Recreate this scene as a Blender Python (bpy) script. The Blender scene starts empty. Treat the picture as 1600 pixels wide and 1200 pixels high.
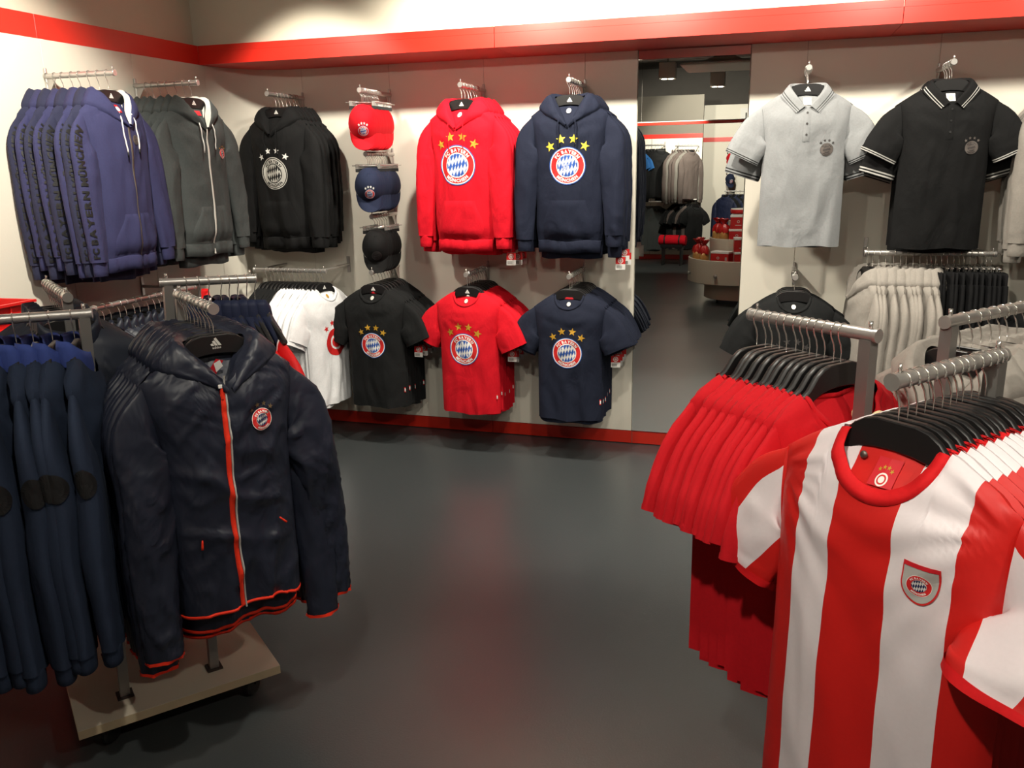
import bpy, bmesh, math, random
import numpy as np
from mathutils import Vector, Matrix, Euler

random.seed(7)
SC = bpy.context.scene
COL = SC.collection
PI = math.pi

# ------------------------------------------------------------------ camera
cam_d = bpy.data.cameras.new('camera')
cam_d.sensor_width = 36.0
cam_d.lens = 36.0 * 1325.67 / 1600.0
cam_d.clip_start = 0.05
cam = bpy.data.objects.new('camera', cam_d)
COL.objects.link(cam)
_r = Vector((0.9573, 0.2885, -0.0174)).normalized()
_w = Vector((-0.2835, 0.9257, -0.2504)).normalized()
_u = _r.cross(_w).normalized()
_m = Matrix((_r, _u, -_w)).transposed().to_4x4()
_m.translation = Vector((0.0, -4.8804, 1.65))
cam.matrix_world = _m
SC.camera = cam

# ------------------------------------------------------------------ world, exposure
world = bpy.data.worlds.new('world')
SC.world = world
world.use_nodes = True
world.node_tree.nodes['Background'].inputs['Color'].default_value = (1.0, 0.93, 0.85, 1)
world.node_tree.nodes['Background'].inputs['Strength'].default_value = 0.02
SC.view_settings.view_transform = 'Standard'
SC.view_settings.look = 'None'
SC.view_settings.gamma = 1.0
SC.view_settings.use_curve_mapping = False
SC.view_settings.exposure = 0.0
SC.cycles.use_denoising = True
SC.cycles.max_bounces = 7
SC.cycles.diffuse_bounces = 4
SC.cycles.glossy_bounces = 4
SC.cycles.sample_clamp_indirect = 4.0
SC.cycles.caustics_reflective = False
SC.cycles.caustics_refractive = False

WARM = (1.0, 0.93, 0.79)
LAMP_Z = 2.82
# every lamp: fixture position (x, y), aim point, watts, cone degrees
LAMPS = [
    ((-2.45, -1.15), (-2.45, -0.10, 1.10), 66, 88),
    ((-1.35, -1.15), (-1.35, -0.10, 1.40), 135, 122),
    ((-0.62, -1.15), (-0.70, -0.10, 1.40), 105, 125),
    ((0.45, -1.15), (0.40, -0.10, 1.25), 85, 115),
    ((1.60, -1.25), (1.50, -0.10, 1.20), 70, 110),
    ((-2.05, -2.45), (-3.20, -2.10, 1.62), 190, 82),
    ((-0.75, -3.85), (-1.75, -2.85, 0.85), 62, 80),
    ((-0.45, -4.75), (0.30, -3.30, 0.90), 125, 74),
    ((1.25, -4.05), (0.45, -3.30, 0.90), 60, 80),
    ((-0.30, -2.55), (-0.45, -1.90, 0.00), 75, 100),
    ((-1.55, -4.80), (-1.70, -0.10, 1.20), 45, 80),
    ((0.55, -4.90), (0.20, -0.10, 1.25), 45, 80),
    ((-1.45, -7.20), (-1.90, -9.90, 1.10), 220, 84),
    ((-0.90, -8.80), (-1.00, -11.4, 1.45), 300, 90),
    ((-0.95, -4.45), (-0.45, -5.45, 0.50), 80, 80),  # added lamp, set off the counter to brighten its mirror-facing side
]
for i, (xy, aim, watts, cone) in enumerate(LAMPS):
    ld = bpy.data.lights.new('spot_light', 'SPOT')
    ld.energy = watts
    ld.color = WARM
    ld.spot_size = math.radians(cone)
    ld.spot_blend = 0.45
    ld.shadow_soft_size = 0.045
    lo = bpy.data.objects.new('spot_light', ld)
    COL.objects.link(lo)
    p = Vector((xy[0], xy[1], LAMP_Z - 0.14))
    lo.location = p
    lo.rotation_euler = (Vector(aim) - p).to_track_quat('-Z', 'Y').to_euler()

# ------------------------------------------------------------------ helpers
def lin(c):
    c = c / 255.0
    return c / 12.92 if c <= 0.04045 else ((c + 0.055) / 1.055) ** 2.4

def rgb(r, g, b):
    return (lin(r), lin(g), lin(b), 1.0)

def _nodes(name):
    m = bpy.data.materials.new(name)
    m.use_nodes = True
    nt = m.node_tree
    return m, nt, nt.nodes['Principled BSDF']

def plain(name, col, rough=0.5, metal=0.0, spec=0.5, bump=0.0, bscale=60.0, var=0.06, vscale=6.0, emit=None, estr=0.0, coat=0.0):
    m, nt, b = _nodes(name)
    b.inputs['Roughness'].default_value = rough
    b.inputs['Metallic'].default_value = metal
    b.inputs['Specular IOR Level'].default_value = spec
    b.inputs['Coat Weight'].default_value = coat
    tc = nt.nodes.new('ShaderNodeTexCoord')
    nz = nt.nodes.new('ShaderNodeTexNoise')
    nz.inputs['Scale'].default_value = vscale
    nz.inputs['Detail'].default_value = 4
    nt.links.new(tc.outputs['Object'], nz.inputs['Vector'])
    mx = nt.nodes.new('ShaderNodeMix')
    mx.data_type = 'RGBA'
    mx.inputs[6].default_value = tuple(c * (1 - var) for c in col[:3]) + (1,)
    mx.inputs[7].default_value = tuple(min(1, c * (1 + var)) for c in col[:3]) + (1,)
    nt.links.new(nz.outputs['Fac'], mx.inputs[0])
    nt.links.new(mx.outputs[2], b.inputs['Base Color'])
    if bump:
        n2 = nt.nodes.new('ShaderNodeTexNoise')
        n2.inputs['Scale'].default_value = bscale
        n2.inputs['Detail'].default_value = 3
        nt.links.new(tc.outputs['Object'], n2.inputs['Vector'])
        bp = nt.nodes.new('ShaderNodeBump')
        bp.inputs['Distance'].default_value = bump
        bp.inputs['Strength'].default_value = 0.6
        nt.links.new(n2.outputs['Fac'], bp.inputs['Height'])
        nt.links.new(bp.outputs['Normal'], b.inputs['Normal'])
    if emit:
        b.inputs['Emission Color'].default_value = emit
        b.inputs['Emission Strength'].default_value = estr
    return m

def fabric(name, col, rough=0.85, sheen=0.25, wr=0.012, wscale=8.0, weave=0.0006, var=0.10, spec=0.25, crinkle=0.0):
    """cloth: colour mottled a little, a fine weave and soft wrinkles as bump, shifted per object"""
    m, nt, b = _nodes(name)
    b.inputs['Roughness'].default_value = rough
    b.inputs['Specular IOR Level'].default_value = spec
    b.inputs['Sheen Weight'].default_value = sheen * min(1.0, 0.12 + 3.0 * max(col[:3]) if max(col[:3]) < 0.3 else 1.0)
    b.inputs['Sheen Roughness'].default_value = 0.45
    b.inputs['Sheen Tint'].default_value = tuple(min(1, c * 1.5 + 0.05) for c in col[:3]) + (1,)
    tc = nt.nodes.new('ShaderNodeTexCoord')
    oi = nt.nodes.new('ShaderNodeObjectInfo')
    sc = nt.nodes.new('ShaderNodeMath'); sc.operation = 'MULTIPLY'; sc.inputs[1].default_value = 7.0
    nt.links.new(oi.outputs['Random'], sc.inputs[0])
    ad = nt.nodes.new('ShaderNodeVectorMath'); ad.operation = 'ADD'
    nt.links.new(tc.outputs['Object'], ad.inputs[0])
    nt.links.new(sc.outputs[0], ad.inputs[1])
    nz = nt.nodes.new('ShaderNodeTexNoise'); nz.inputs['Scale'].default_value = 130; nz.inputs['Detail'].default_value = 2
    nt.links.new(ad.outputs[0], nz.inputs['Vector'])
    mx = nt.nodes.new('ShaderNodeMix'); mx.data_type = 'RGBA'
    mx.inputs[6].default_value = tuple(c * (1 - var) for c in col[:3]) + (1,)
    mx.inputs[7].default_value = tuple(min(1, c * (1 + var)) for c in col[:3]) + (1,)
    nt.links.new(nz.outputs['Fac'], mx.inputs[0])
    nt.links.new(mx.outputs[2], b.inputs['Base Color'])
    mp = nt.nodes.new('ShaderNodeMapping'); mp.inputs['Scale'].default_value = (1.0, 1.0, 0.55)
    nt.links.new(ad.outputs[0], mp.inputs['Vector'])
    w = nt.nodes.new('ShaderNodeTexNoise'); w.inputs['Scale'].default_value = wscale
    w.inputs['Detail'].default_value = 3; w.inputs['Distortion'].default_value = 0.6
    nt.links.new(mp.outputs[0], w.inputs['Vector'])
    b1 = nt.nodes.new('ShaderNodeBump'); b1.inputs['Distance'].default_value = wr; b1.inputs['Strength'].default_value = 1.0
    nt.links.new(w.outputs['Fac'], b1.inputs['Height'])
    b2 = nt.nodes.new('ShaderNodeBump'); b2.inputs['Distance'].default_value = weave; b2.inputs['Strength'].default_value = 0.5
    nt.links.new(nz.outputs['Fac'], b2.inputs['Height'])
    nt.links.new(b1.outputs['Normal'], b2.inputs['Normal'])
    last = b2
    if crinkle:
        v = nt.nodes.new('ShaderNodeTexNoise'); v.noise_type = 'RIDGED_MULTIFRACTAL'
        v.inputs['Scale'].default_value = 7.0; v.inputs['Detail'].default_value = 5; v.inputs['Distortion'].default_value = 0.5
        nt.links.new(ad.outputs[0], v.inputs['Vector'])
        b3 = nt.nodes.new('ShaderNodeBump'); b3.inputs['Distance'].default_value = crinkle; b3.inputs['Strength'].default_value = 0.55
        nt.links.new(v.outputs['Fac'], b3.inputs['Height'])
        nt.links.new(b2.outputs['Normal'], b3.inputs['Normal'])
        last = b3
    nt.links.new(last.outputs['Normal'], b.inputs['Normal'])
    return m

M = {}
M['wall'] = plain('cream_wall_paint', rgb(236, 230, 216), 0.6, var=0.015, bump=0.0004, bscale=120)
M['wall_upper'] = plain('plaster_wall_paint', rgb(214, 206, 188), 0.75, var=0.03, bump=0.0008, bscale=40)
M['wall_grey'] = plain('grey_plaster', rgb(112, 107, 98), 0.8, var=0.04, bump=0.001, bscale=40)
M['red_band'] = plain('red_lacquer', rgb(226, 44, 30), 0.38, var=0.015, spec=0.5)
M['red_kick'] = plain('red_kickboard', rgb(196, 40, 24), 0.35, var=0.04)
M['seam'] = plain('dark_joint', rgb(60, 50, 45), 0.8)
M['core'] = plain('board_core', rgb(190, 182, 168), 0.8)
M['slot'] = plain('slotted_steel', rgb(120, 112, 105), 0.45, metal=0.8)
M['ceiling'] = plain('dark_ceiling', rgb(88, 84, 80), 0.85, var=0.1)
M['duct'] = plain('galvanised_duct', rgb(120, 116, 110), 0.5, metal=0.6)
M['lampbox'] = plain('lamp_box_paint', rgb(205, 200, 190), 0.5)
M['lens'] = plain('lit_lamp_lens', (1, 1, 1, 1), 0.4, emit=(1, 0.9, 0.75, 1), estr=14.0)
M['chrome'] = plain('chrome_wire', rgb(214, 210, 204), 0.2, metal=0.8, var=0.03)
M['steel'] = plain('brushed_steel', rgb(196, 192, 188), 0.36, metal=0.75, var=0.05, bump=0.0002, bscale=300)
M['post'] = plain('satin_grey_post', rgb(150, 147, 144), 0.42, metal=0.7, var=0.05)
M['hanger'] = plain('black_hanger_plastic', rgb(24, 23, 24), 0.42, var=0.1, spec=0.5)
M['white'] = plain('white_print', rgb(238, 236, 232), 0.6, var=0.02)
M['dim_white'] = plain('pale_print', rgb(205, 203, 196), 0.6, var=0.02)
M['red_p'] = plain('red_print', rgb(210, 34, 34), 0.6, var=0.03)
M['blue_p'] = plain('blue_print', rgb(38, 84, 168), 0.6, var=0.03)
M['navy_p'] = plain('navy_print', rgb(28, 40, 86), 0.6, var=0.03)
M['gold_p'] = plain('gold_print', rgb(196, 150, 46), 0.5, var=0.05)
M['yellow_p'] = plain('yellow_print', rgb(232, 206, 60), 0.55, var=0.04)
M['dullgold_p'] = plain('dull_gold_thread', rgb(112, 92, 62), 0.6, var=0.05)
M['black_p'] = plain('black_print', rgb(18, 18, 20), 0.6)
M['grey_p'] = plain('grey_print', rgb(96, 88, 84), 0.6)
M['darkgrey_p'] = plain('dark_grey_print', rgb(58, 54, 54), 0.6)
M['label_red'] = plain('red_woven_label', rgb(206, 26, 40), 0.6)
M['tag_grey'] = plain('grey_tag_print', rgb(178, 176, 172), 0.6)
M['cream_p'] = plain('cream_security_plastic', rgb(232, 214, 168), 0.35)
M['board'] = plain('cream_board', rgb(214, 205, 186), 0.45, var=0.03)
M['ply'] = plain('plywood_edge', rgb(196, 178, 146), 0.6, var=0.12, vscale=30)
M['crate'] = plain('red_crate_plastic', rgb(206, 28, 26), 0.35, var=0.03)
M['gondola'] = plain('cream_lacquer', rgb(196, 188, 172), 0.4, var=0.02)
M['gold_bag'] = plain('amber_sweets_bag', rgb(190, 140, 80), 0.3, var=0.3, vscale=50)
M['red_gift'] = plain('red_gift_card', rgb(186, 34, 34), 0.35, var=0.05)

F = {}
F['red_tee'] = fabric('red_cotton_jersey', rgb(206, 12, 32))
F['red_tee2'] = fabric('red_cotton_rack', rgb(190, 16, 28), wr=0.008)
F['red_hood'] = fabric('red_sweatshirt_fleece', rgb(210, 10, 34), weave=0.001)
F['navy_hood'] = fabric('navy_sweatshirt_fleece', rgb(25, 30, 48), weave=0.001)
F['navy_tee'] = fabric('navy_cotton_jersey', rgb(26, 31, 48))
F['black_hood'] = fabric('black_sweatshirt_fleece', rgb(19, 19, 20), weave=0.001)
F['black_tee'] = fabric('black_cotton_jersey', rgb(21, 22, 23))
F['black_polo'] = fabric('black_pique', rgb(17, 17, 18), weave=0.0012)
F['grey_polo'] = fabric('light_grey_pique', rgb(142, 144, 146), weave=0.0012)
F['midgrey_polo'] = fabric('mid_grey_pique', rgb(120, 122, 124), weave=0.0012)
F['indigo'] = fabric('indigo_sweatshirt_fleece', rgb(55, 56, 92), weave=0.001)
F['indigo_dark'] = fabric('dark_indigo_fleece', rgb(46, 48, 72), weave=0.001)
F['char'] = fabric('charcoal_marl_fleece', rgb(66, 70, 70), weave=0.001, var=0.16)
F['lining'] = fabric('pale_marl_lining', rgb(206, 202, 194), var=0.14)
F['white_tee'] = fabric('white_cotton_jersey', rgb(240, 240, 242))
F['nylon'] = fabric('navy_nylon', rgb(33, 37, 51), rough=0.42, sheen=0.0, spec=0.42, wr=0.016, wscale=9, weave=0.0002, crinkle=0.010, var=0.05)
F['nylon_b'] = fabric('slate_navy_nylon', rgb(36, 41, 54), rough=0.5, sheen=0.0, spec=0.45, wr=0.012, wscale=7, weave=0.0002, crinkle=0.006, var=0.05)
F['red_trim'] = fabric('orange_red_trim', rgb(232, 52, 28), rough=0.6, wr=0.002)
F['training'] = fabric('dark_blue_training_knit', rgb(38, 48, 68), wr=0.008)
F['blue_col'] = fabric('royal_blue_collar_knit', rgb(54, 70, 134))
F['track_navy'] = fabric('navy_tracksuit_nylon', rgb(30, 36, 60), rough=0.6, sheen=0.05, wr=0.010, crinkle=0.004)
F['track_red'] = fabric('red_tracksuit_nylon', rgb(204, 24, 26), rough=0.6, sheen=0.05, wr=0.008)
F['jersey_red'] = fabric('red_satin_jersey', rgb(206, 30, 26), rough=0.5, sheen=0.05, spec=0.4, wr=0.004, wscale=6, weave=0.0003, var=0.04)
F['jersey_white'] = fabric('white_satin_jersey', rgb(232, 222, 226), rough=0.5, sheen=0.05, spec=0.4, wr=0.004, wscale=6, weave=0.0003, var=0.03)
F['jersey_rib'] = fabric('red_rib_collar', rgb(214, 22, 28), rough=0.75)
F['grey_fleece'] = fabric('stone_grey_fleece', rgb(150, 144, 137), weave=0.001)
F['grey_fleece2'] = fabric('dark_stone_fleece', rgb(120, 116, 110), weave=0.001)
F['pants'] = fabric('black_jogger_fleece', rgb(20, 20, 22))
F['red_cap'] = fabric('red_cap_twill', rgb(200, 14, 30), wr=0.002)
F['navy_cap'] = fabric('navy_cap_twill', rgb(30, 38, 62), wr=0.002)
F['black_cap'] = fabric('black_cap_twill', rgb(19, 19, 20), wr=0.002)
F['blue_vest'] = fabric('bright_blue_vest', rgb(52, 112, 180))
F['taupe'] = fabric('taupe_fleece', rgb(92, 82, 78))

def floor_material():
    m, nt, b = _nodes('polished_dark_floor')
    tc = nt.nodes.new('ShaderNodeTexCoord')
    n1 = nt.nodes.new('ShaderNodeTexNoise'); n1.inputs['Scale'].default_value = 0.8; n1.inputs['Detail'].default_value = 2
    n2 = nt.nodes.new('ShaderNodeTexNoise'); n2.inputs['Scale'].default_value = 150; n2.inputs['Detail'].default_value = 3
    n3 = nt.nodes.new('ShaderNodeTexNoise'); n3.inputs['Scale'].default_value = 3; n3.inputs['Detail'].default_value = 2
    for n in (n1, n2, n3):
        nt.links.new(tc.outputs['Object'], n.inputs['Vector'])
    cr = nt.nodes.new('ShaderNodeValToRGB')
    cr.color_ramp.elements[0].position = 0.3; cr.color_ramp.elements[0].color = rgb(58, 62, 64)
    cr.color_ramp.elements[1].position = 0.75; cr.color_ramp.elements[1].color = rgb(68, 72, 73)
    nt.links.new(n1.outputs['Fac'], cr.inputs[0])
    nt.links.new(cr.outputs[0], b.inputs['Base Color'])
    mr = nt.nodes.new('ShaderNodeMapRange')
    mr.inputs['To Min'].default_value = 0.28; mr.inputs['To Max'].default_value = 0.32
    nt.links.new(n3.outputs['Fac'], mr.inputs['Value'])
    nt.links.new(mr.outputs[0], b.inputs['Roughness'])
    bp = nt.nodes.new('ShaderNodeBump'); bp.inputs['Distance'].default_value = 0.0012; bp.inputs['Strength'].default_value = 0.35
    nt.links.new(n2.outputs['Fac'], bp.inputs['Height'])
    nt.links.new(bp.outputs['Normal'], b.inputs['Normal'])
    b.inputs['Specular IOR Level'].default_value = 0.75
    return m
M['floor'] = floor_material()

def mirror_material():
    m, nt, b = _nodes('mirror_silver')
    b.inputs['Metallic'].default_value = 1.0
    b.inputs['Roughness'].default_value = 0.004
    b.inputs['Base Color'].default_value = (0.80, 0.82, 0.80, 1)
    return m
M['mirror'] = mirror_material()

# ------------------------------------------------------------------ mesh helpers
class MB:
    """collects geometry, then makes one mesh"""
    def __init__(s):
        s.v = []; s.f = []; s.mi = []; s.mats = []; s.flat = set()
    def mat(s, m):
        if m not in s.mats: s.mats.append(m)
        return s.mats.index(m)
    def add(s, vs, fs, m):
        o = len(s.v); k = s.mat(m)
        s.v.extend([tuple(map(float, p)) for p in vs])
        for f in fs:
            s.f.append(tuple(int(i) + o for i in f)); s.mi.append(k)
    def box(s, x0, x1, y0, y1, z0, z1, m, bev=0.0):
        if bev <= 0:
            vs = [(x, y, z) for z in (z0, z1) for y in (y0, y1) for x in (x0, x1)]
            fs = [(0, 2, 3, 1), (4, 5, 7, 6), (0, 1, 5, 4), (2, 6, 7, 3), (0, 4, 6, 2), (1, 3, 7, 5)]
            s.add(vs, fs, m)
        else:
            b = min(bev, (x1 - x0) / 2.01, (y1 - y0) / 2.01, (z1 - z0) / 2.01)
            rings = []
            for z, i in ((z0, b), (z0 + b, 0), (z1 - b, 0), (z1, b)):
                c = b
                xs0, xs1, ys0, ys1 = x0 + i, x1 - i, y0 + i, y1 - i
                c = b if i == 0 else b * 0.5
                rings.append([(xs0 + c, ys0, z), (xs1 - c, ys0, z), (xs1, ys0 + c, z), (xs1, ys1 - c, z), (xs1 - c, ys1, z), (xs0 + c, ys1, z), (xs0, ys1 - c, z), (xs0, ys0 + c, z)])
            s.loft(rings, m, closed=True, cap=True)
    def loft(s, rings, m, closed=True, cap=False):
        n = len(rings[0]); vs = [p for r in rings for p in r]; fs = []
        for i in range(len(rings) - 1):
            for j in range(n if closed else n - 1):
                a = i * n + j; b = i * n + (j + 1) % n
                fs.append((a, b, b + n, a + n))
        if cap:
            fs.append(tuple(reversed(range(n))))
            fs.append(tuple(range((len(rings) - 1) * n, len(rings) * n)))
        s.add(vs, fs, m)
    def tube(s, pts, r, m, n=8, cap=True, r2=None):
        pts = [Vector(p) for p in pts]; rings = []
        ref = None
        for i, p in enumerate(pts):
            t = (pts[min(i + 1, len(pts) - 1)] - pts[max(i - 1, 0)])
            if t.length < 1e-9: t = Vector((0, 0, 1))
            t.normalize()
            if ref is None:
                ref = Vector((0, 0, 1)) if abs(t.z) < 0.9 else Vector((1, 0, 0))
            a = t.cross(ref).normalized(); b = t.cross(a).normalized()
            rr = r if r2 is None else r + (r2 - r) * i / (len(pts) - 1)
            rings.append([p + a * (rr * math.cos(2 * PI * k / n)) + b * (rr * math.sin(2 * PI * k / n)) for k in range(n)])
        s.loft(rings, m, True, cap)
    def prism(s, poly, y0, y1, m, bev=0.0):
        """poly in (x, z), extruded along y"""
        n = len(poly)
        if bev > 0:
            c = Vector((sum(p[0] for p in poly) / n, sum(p[1] for p in poly) / n))
            ins = []
            for i in range(n):
                p = Vector(poly[i]); a = Vector(poly[i - 1]); b = Vector(poly[(i + 1) % n])
                d1 = (p - a); d2 = (b - p)
                n1 = Vector((-d1.y, d1.x)).normalized() if d1.length > 0 else Vector((0, 0))
                n2 = Vector((-d2.y, d2.x)).normalized() if d2.length > 0 else Vector((0, 0))
                nn = (n1 + n2)
                nn = nn.normalized() if nn.length > 1e-6 else n1
                ins.append(p + nn * bev)
            rings = [[(p[0], y0, p[1]) for p in ins], [(p[0], y0 + bev, p[1]) for p in poly], [(p[0], y1 - bev, p[1]) for p in poly], [(p[0], y1, p[1]) for p in ins]]
        else:
            rings = [[(p[0], y0, p[1]) for p in poly], [(p[0], y1, p[1]) for p in poly]]
        s.loft(rings, m, True, True)
    def lathe(s, prof, m, n=24, axis='z', cap=True):
        rings = []
        for r, h in prof:
            ring = []
            for k in range(n):
                c, q = r * math.cos(2 * PI * k / n), r * math.sin(2 * PI * k / n)
                ring.append((c, q, h) if axis == 'z' else ((h, c, q) if axis == 'x' else (q, h, c)))
            rings.append(ring)
        s.loft(rings, m, True, cap)
    def xf(s, mat, start=0):
        for i in range(start, len(s.v)):
            s.v[i] = tuple(mat @ Vector(s.v[i]))
        return s
    def mesh(s, name, smooth=False, angle=None):
        me = bpy.data.meshes.new(name)
        me.from_pydata(s.v, [], s.f)
        for m in s.mats: me.materials.append(m)
        me.polygons.foreach_set('material_index', s.mi)
        if smooth:
            me.polygons.foreach_set('use_smooth', [True] * len(s.f))
            if angle is not None:
                me.set_sharp_from_angle(angle=math.radians(angle))
        me.update()
        return me

def link(name, mesh, parent=None, loc=None, rot=None):
    o = bpy.data.objects.new(name, mesh)
    COL.objects.link(o)
    if parent is not None: o.parent = parent
    if loc is not None: o.location = loc
    if rot is not None: o.rotation_euler = rot
    return o

def tag(o, label, cat, group=None):
    o['label'] = label; o['category'] = cat
    if group: o['group'] = group
    return o

def struct(o):
    o['kind'] = 'structure'
    return o

class Kit:
    """the parts of one kind of thing: (name, mesh, label, sub-parts)"""
    def __init__(s, name, cat):
        s.name = name; s.cat = cat; s.parts = []
    def part(s, name, mesh, label=None, subs=()):
        s.parts.append((name, mesh, label, list(subs)))
        return s
    def put(s, label, loc, rot=(0, 0, 0), group=None, name=None, scale=None):
        r = bpy.data.objects.new(name or s.name, None)
        COL.objects.link(r)
        r.empty_display_size = 0.05
        r.location = loc; r.rotation_euler = rot
        if scale: r.scale = scale
        tag(r, label, s.cat, group)
        for pn, me, lb, subs in s.parts:
            c = link(pn, me, r)
            if lb: c['label'] = lb
            for sn, sm, sl in subs:
                d = link(sn, sm, c)
                if sl: d['label'] = sl
        return r

ORD = ['frontmost', 'second', 'third', 'fourth', 'fifth', 'sixth', 'seventh', 'eighth', 'ninth', 'tenth', 'eleventh', 'twelfth', 'thirteenth', 'fourteenth', 'fifteenth', 'sixteenth', 'seventeenth', 'eighteenth', 'nineteenth', 'twentieth', 'twenty-first', 'twenty-second']

# ------------------------------------------------------------------ noise and small maths (numpy)
_rs = np.random.RandomState(3)
_perm = _rs.permutation(256)
_ang = _rs.rand(256) * 2 * PI
def perlin(x, y, seed=0):
    x = np.asarray(x, float) + seed * 17.31; y = np.asarray(y, float) + seed * 5.77
    x, y = np.broadcast_arrays(x, y)
    xi = np.floor(x).astype(int); yi = np.floor(y).astype(int)
    xf = x - xi; yf = y - yi
    def g(ix, iy, dx, dy):
        h = _ang[_perm[(_perm[ix & 255] + iy) & 255]]
        return np.cos(h) * dx + np.sin(h) * dy
    u = xf ** 3 * (xf * (xf * 6 - 15) + 10); v = yf ** 3 * (yf * (yf * 6 - 15) + 10)
    a = g(xi, yi, xf, yf); b = g(xi + 1, yi, xf - 1, yf); c = g(xi, yi + 1, xf, yf - 1); d = g(xi + 1, yi + 1, xf - 1, yf - 1)
    return 1.5 * ((a * (1 - u) + b * u) * (1 - v) + (c * (1 - u) + d * u) * v)
def ridged(x, y, seed=0):
    return 1 - np.abs(perlin(x, y, seed)) * 1.6
def sstep(a, b, x):
    t = np.clip((np.asarray(x, float) - a) / (b - a), 0, 1)
    return t * t * (3 - 2 * t)
def catmull(pts, n):
    p = np.array(pts, float); k = len(p)
    p = np.vstack([2 * p[0] - p[1], p, 2 * p[-1] - p[-2]])
    out = []
    for s in np.linspace(0, k - 1, n):
        i = min(int(s), k - 2); t = s - i
        a, b, c, d = p[i], p[i + 1], p[i + 2], p[i + 3]
        out.append(0.5 * ((2 * b) + (-a + c) * t + (2 * a - 5 * b + 4 * c - d) * t * t + (-a + 3 * b - 3 * c + d) * t ** 3))
    return np.array(out)

# ------------------------------------------------------------------ garments
class Torso:
    """front and back of a hung garment as height fields y(x, z); z = 0 is the rail, front looks along -y"""
    def __init__(s, **k):
        s.nw = 0.085; s.nf = 0.085; s.nb = 0.018; s.sw = 0.205; s.zs0 = -0.098; s.zs1 = -0.170
        s.za = -0.36; s.cw = 0.182; s.hw = 0.180; s.zh = -0.81; s.D = 0.060; s.Dh = 0.052; s.Db = None
        s.th = 0.014; s.A1 = 0.022; s.A2 = 0.007; s.A3 = 0.012; s.seed = 1; s.hem = None; s.gather = 0.0; s.vneck = False
        s.fx = 10.0; s.sharp = False; s.waist = 0.0; s.skew = 0.0; s.A4 = 0.0
        s.__dict__.update(k)
    def W(s, z):
        z = np.asarray(z, float)
        t1 = 1 - sstep(s.za, s.zs1, z)
        w = s.sw + (s.cw - s.sw) * t1
        t2 = np.clip((s.za - z) / (s.za - s.zh), 0, 1)
        w = w + (s.hw - s.cw) * t2 - s.waist * np.sin(np.clip(t2, 0, 1) * PI)
        if s.gather: w = w * (1 - s.gather * (1 - sstep(s.zh, s.zh + 0.09, z)))
        return w
    def zl(s, x):
        ax = np.abs(np.asarray(x, float))
        q = np.clip((ax - s.nw) / (s.sw - s.nw), 0, 1.0)
        return np.where(ax <= s.nw, s.zs0 + 0.012 * (1 - ax / s.nw), s.zs1 + (s.zs0 - s.zs1) * (1 - q ** 1.25))
    def neck(s, x, drop, v=False):
        ax = np.clip(np.abs(np.asarray(x, float)) / s.nw, 0, 1)
        if v: return s.zs0 - drop * (1 - ax ** 1.15)
        return s.zs0 - drop * np.sqrt(np.maximum(0, 1 - ax ** 2))
    def top(s, x, front=True):
        ax = np.abs(np.asarray(x, float))
        return np.where(ax < s.nw, s.neck(x, s.nf if front else s.nb, s.vneck and front), s.zl(x))
    def folds(s, x, z, seed):
        g = np.clip((s.zs1 - z) / (s.zs1 - s.zh), 0, 1.1)
        w = perlin(x * 3 + 5, z * 2.2, seed + 3) * 0.8
        N = ridged if s.sharp else perlin
        f = s.A1 * (g ** 0.8) * N(x * s.fx + w, z * 1.1, seed)
        f = f + s.A2 * (0.35 + g) * perlin(x * 24 + 2 * w, z * 7, seed + 1)
        if s.A4:
            q = np.clip(ridged(x * 5 + z * 3.2 + w, z * 3.6 - x * 2.4, seed + 21), 0, 1) ** 5 + 0.6 * np.clip(ridged(x * 9 - z * 6, z * 6 + x * 3 + w, seed + 23), 0, 1) ** 5
            f = f + s.A4 * q
        for sx in (-1, 1):
            dx = x - sx * s.sw * 0.98; dz = z - (s.zs1 - 0.03)
            r = np.sqrt(dx * dx + dz * dz) + 1e-4; a = np.arctan2(dx * -sx, -dz)
            f = f + s.A3 * np.exp(-r / 0.22) * N(a * 4.2, r * 3, seed + 7 + sx) * sstep(0, 0.06, r)
        return f
    def shape(s, x, z):
        u = np.clip(np.abs(x) / s.W(z), 0, 1)
        return np.maximum(0, 1 - u ** 2.6) ** 0.7
    def roof(s, x, z):
        return np.sqrt(np.clip((s.zl(x) - z) / 0.016, 0, 1))
    def depth(s, x, z, D, Dh):
        t = np.clip((s.za - z) / (s.za - s.zh), 0, 1)
        d = D + (Dh - D) * t
        if s.gather: d = d * (1 - 0.35 * (1 - sstep(s.zh, s.zh + 0.06, z)))
        u = np.clip(np.abs(x) / s.W(z), 0, 1)
        tp = 1 - (1 - np.clip((s.zl(x) - z) / 0.17, 0, 1)) ** 2
        return 0.0125 * (1 - u ** 14) * s.roof(x, z) + d * s.shape(x, z) * tp
    def F(s, x, z):
        x = np.asarray(x, float); z = np.asarray(z, float)
        return -s.depth(x, z, s.D, s.Dh) - (s.folds(x, z, s.seed)) * np.sqrt(s.shape(x, z))
    def B(s, x, z):
        x = np.asarray(x, float); z = np.asarray(z, float)
        if s.Db is None:
            return s.F(x, z) + s.roof(x, z) * s.th * np.sqrt(s.shape(x, z)) + s.roof(x, z) * 0.026 * (1 - sstep(0.0, 0.12, s.zl(x) - z)) * (1 - np.clip(np.abs(x) / s.W(z), 0, 1) ** 14)
        return s.depth(x, z, s.Db, s.Db) + s.folds(x, z, s.seed + 31) * np.sqrt(s.shape(x, z))
    def hemz(s, u, front):
        h = s.zh + 0.004 * np.sin(np.asarray(u) * 5 + s.seed) + s.skew * np.asarray(u)
        if s.hem: h = h + s.hem(np.asarray(u), front)
        return h
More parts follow.
